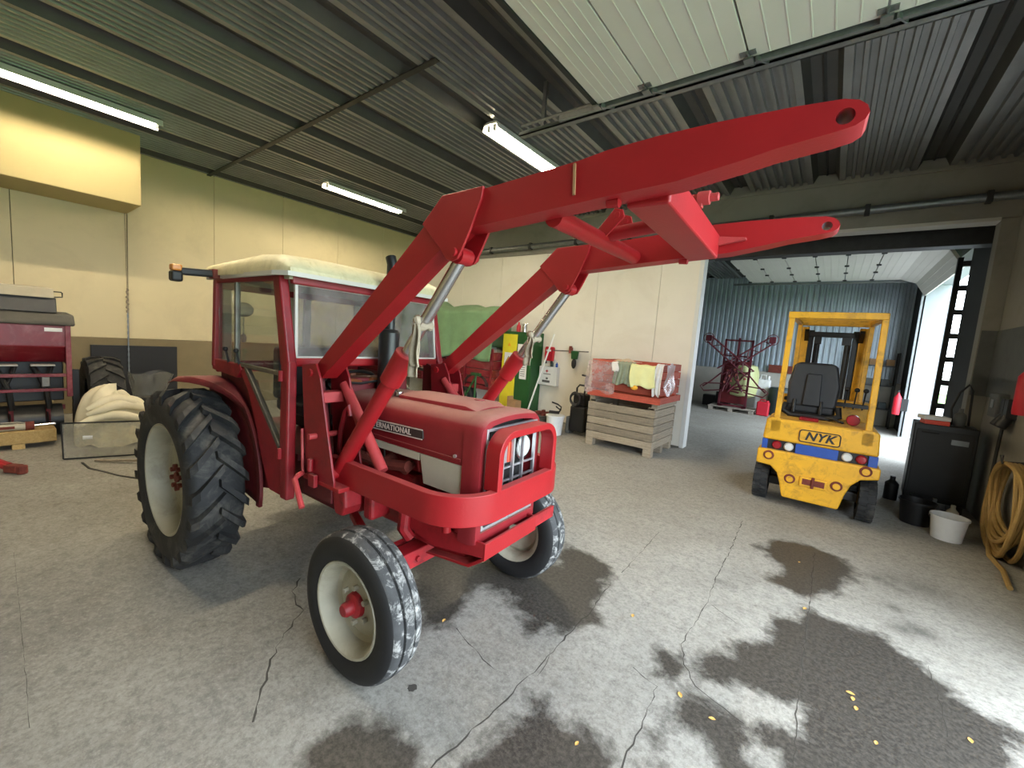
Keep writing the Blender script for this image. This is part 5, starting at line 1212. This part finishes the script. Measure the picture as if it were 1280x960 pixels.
for z in (.05, .55, 1.05, 1.55, 2.02): MB().box(-.39, .39, -.30, -.25, z-.025, z+.025).build('frame_rail', SR, sp, smooth=0, bev=.004)
MB().box(-.03, .03, -.30, -.25, 1.35, 2.10).build('mast', SR, sp, smooth=0)
for x in (-.30, .30): MB().box(x-.03, x+.03, -.3, .3, 0, .06).build('foot_rail', SR, sp, smooth=0)
MB().box(-.36, .36, -.10, -.05, .1, 1.4).build('back_frame', 'dark_red', sp, smooth=0)
MB().lathe([(0, .30), (.30, .30), (.42, .38), (.45, .60), (.45, 1.05), (.38, 1.28), (.14, 1.36), (0, 1.36)], (.12, .25, 0), 'Z', 24).build('tank', 'tank_yellow', sp)
MB().cyl((.30, .15, 1.32), (.30, .15, 1.45), .10, n=16).build('tank_lid', 'black_plastic', sp)
def truss(a, b, w, name):
    a = Vector(a); b = Vector(b); d = (b-a).normalized(); n = V(-d.z, 0, d.x)
    mb = MB()
    for i in (-1, 1):
        for j in (-.06, .06): mb.cyl(a+n*(i*w/2)+V(0, j, 0), b+n*(i*w/2*.8)+V(0, j, 0), .018, n=6)
    k = 8
    for i in range(k):
        p = a.lerp(b, i/k); q = a.lerp(b, (i+1)/k); s = 1 if i % 2 else -1
        for j in (-.06, .06): mb.cyl(p+n*(s*w/2)+V(0, j, 0), q+n*(-s*w/2)+V(0, j, 0), .011, n=6)
    mb.build(name, SR, sp, smooth=30)
truss((.42, -.42, 1.05), (-.80, -.42, 2.02), .24, 'boom')
truss((-.42, -.36, 1.05), (.82, -.36, 2.06), .24, 'boom')
for c in ((-.83, -.42, 2.05), (.85, -.36, 2.08)): MB().tube([(c[0]+.15*math.cos(a), c[1], c[2]+.15*math.sin(a)) for a in [2*PI*i/18 for i in range(18)]], .012, 6, True).box(c[0]-.08, c[0]+.08, c[1]-.05, c[1]+.05, c[2]-.09, c[2]+.09).build('boom_end', SR, sp, smooth=0)
for s in (-1, 1):
    MB().tube([(s*.30, -.35, 1.1), (s*.65, -.38, .72), (s*.85, -.40, .55)], .022, 8).tube([(s*.3, -.4, .50), (s*.8, -.42, .42), (s*.92, -.42, .55), (s*.8, -.42, .66), (s*.3, -.4, .70)], .018, 8).build('boom_fold', SR, sp)
mb = MB()
for k in range(14): mb.cyl((random.uniform(-.3, .3), -.33, random.uniform(.45, 1.5)), (random.uniform(-.3, .3), -.37, random.uniform(.45, 1.5)), .025, n=8)
mb.build('nozzle_pipe', SR, sp)
for k in range(10): MB().cyl((-.27+.06*k, -.38, .75+.5*((k*7) % 10)/10), (-.25+.06*k, -.42, .75+.5*((k*7) % 10)/10), .035, n=10).build('valve', 'rust', sp)
def jerry(name, label, loc, w, d, h, m):
    t = thing(name, label, 'can', loc)
    MB().box(-w/2, w/2, -d/2, d/2, 0, h*.86).build('body', m, t, smooth=30, bev=.04, seg=3)
    MB().tube([(-w*.3, 0, h*.85), (-w*.25, 0, h*.97), (w*.1, 0, h*.97), (w*.15, 0, h*.85)], .018, 8).cyl((w*.3, 0, h*.85), (w*.3, 0, h*.95), .04, n=12).build('handle', m, t)
jerry('jerry_can', 'bright red plastic jerry can on the floor beside the pallet', (-1.46, 14.25, 0), .32, .24, .48, 'can_red')
jerry('jerry_can', 'white plastic can standing behind the folded sprayer', (-1.62, 15.2, 0), .36, .3, 1.20, 'bucket_white')
tag(MB().lathe([(0, 0), (.30, 0), (.32, .05), (.32, .78), (.28, .84), (0, .85)], (-1.12, 14.9, 0), 'Z', 22).build('drum', 'can_dark', smooth=30), 'dark green drum on the floor beside the red can', 'drum')
tag(MB().box(-2.9, -2.5, 14.9, 15.3, 0, .5).box(-3.3, -2.9, 14.95, 15.3, 0, .35).build('dark_bin', 'black_plastic', smooth=0, bev=.02), 'dark plastic bins on the floor beyond the sprayer', 'bin')
tag(MB().box(-1.62, -.98, 15.86, 15.92, 1.25, 1.50).build('rust_plate', 'rust', smooth=0), 'rusty plate standing on the concrete ledge behind the sprayer', 'plate')
fe2 = thing('fire_extinguisher', 'red fire extinguisher on the dark far corner beyond the forklift', 'extinguisher', (1.38, 13.9, .55))
MB().lathe([(0, 0), (.07, .0), (.075, .03), (.075, .42), (.03, .50), (.02, .55), (0, .55)], (0, 0, 0), 'Z', 18).build('cylinder', 'sign_red', fe2)
MB().box(-.02, .02, -.05, .05, .55, .6).build('valve', 'black_plastic', fe2, smooth=0)
MB().box(.07, .2, -.03, .03, .1, .4).build('wall_bracket', 'black_plastic', fe2, smooth=0)
shf = thing('wall_shelf', 'dark steel shelf with small boxes in the far corner beyond the forklift', 'shelf', (.95, 15.6, 0))
for z in (.5, 1.15, 1.7): MB().box(-.5, .5, -.2, .25, z, z+.03).build('shelf_board', 'dark_steel', shf, smooth=0)
for x in (-.48, .48):
    for y in (-.18, .23): MB().box(x-.02, x+.02, y-.02, y+.02, 0, 2.1).build('upright', 'dark_steel', shf, smooth=0)
for k in range(9):
    z = (.53, 1.18, 1.73)[k % 3]; x = -.36+.33*(k//3)+random.uniform(-.03, .03)
    tag(MB().cbox((.95+x, 15.58, z+.09), (.17, .2, .17), 0).build('parts_carton', ('can_dark', 'grey_board', 'cardboard')[k % 3], smooth=0, bev=.006), ('dark carton on the lowest board', 'grey carton on the middle board', 'brown carton on the top board')[k % 3]+(' of the far steel shelf, sprayer end', ' of the far steel shelf, in the middle', ' of the far steel shelf, door end')[k//3], 'carton', 'cartons on the far shelf')

# ================================================================== FALLEN LEAVES ON THE FLOOR
LV = [(791, 770), (1063, 867), (1066, 874), (1070, 886), (1095, 929), (721, 930), (850, 869), (1006, 761), (999, 703), (890, 899), (555, 776), (1213, 926)]
LVL = ['small dry leaf on the pale concrete in front of the tractor, between two cracks', 'dry leaf on the large damp patch, uppermost of a cluster of three', 'dry leaf on the large damp patch, in the middle of a cluster of three', 'dry leaf on the large damp patch, lowest of a cluster of three', 'dry leaf lying alone on the large damp patch below the cluster of leaves', 'small dry leaf on the damp patch beside the long floor joint', 'dry leaf beside the branching floor crack', 'tiny dry leaf beside the straight joint between the two damp patches', 'tiny dry leaf on the damp patch nearest the forklift', 'dry leaf at the edge of the pale curved dry strip', 'tiny dry leaf on the damp floor under the tractor nose', 'tiny dry leaf on the damp floor towards the door side']
for i, (u, v) in enumerate(LV):
    p = fz(u, v); a = random.uniform(0, 6.3); L = random.uniform(.013, .021); o = MB()
    pts = [(-L, 0), (-L*.5, L*.42), (0, L*.55), (L*.6, L*.35), (L, 0), (L*.6, -L*.35), (0, -L*.55), (-L*.5, -L*.42)]
    vs = [V(x*math.cos(a)-y*math.sin(a), x*math.sin(a)+y*math.cos(a), .003+.25*abs(y)) for x, y in pts]+[V(0, 0, .002)]
    lf = o.add(vs, [(j, (j+1) % 8, 8) for j in range(8)]).build('fallen_leaf', 'leaf', smooth=0)
    lf.location = (p.x, p.y, 0); tag(lf, LVL[i], 'leaf', 'fallen leaves on the floor')

cw = thing('castor_trolley', 'low white plastic trolley on black castors, only a corner of it in view', 'trolley', (fz(-4, 800).x, fz(-4, 800).y, 0), math.radians(35))
MB().box(-.45, -.01, -.30, .0, .05, .085).build('deck', 'white_paint', cw, smooth=0, bev=.01)
for p_ in ((-.03, -.03, .028), (-.03, -.27, .028), (-.42, -.03, .028), (-.42, -.27, .028)):
    MB().cyl((p_[0]-.012, p_[1], p_[2]), (p_[0]+.012, p_[1], p_[2]), .028, n=14).build('castor', 'black_plastic', cw)
# ================================================================== OUTDOORS
struct(MB().box(1.7, 60, -30, 60, -.12, -.06).build('ground', 'grass', smooth=0))
struct(MB().box(1.75, 7.0, -12, 30, -.06, -.01).build('yard_paving', 'asphalt', smooth=0))
struct(MB().box(7.0, 7.25, 8, 60, -.06, 1.3).build('garden_wall', 'far_grey', smooth=0, bev=.02))
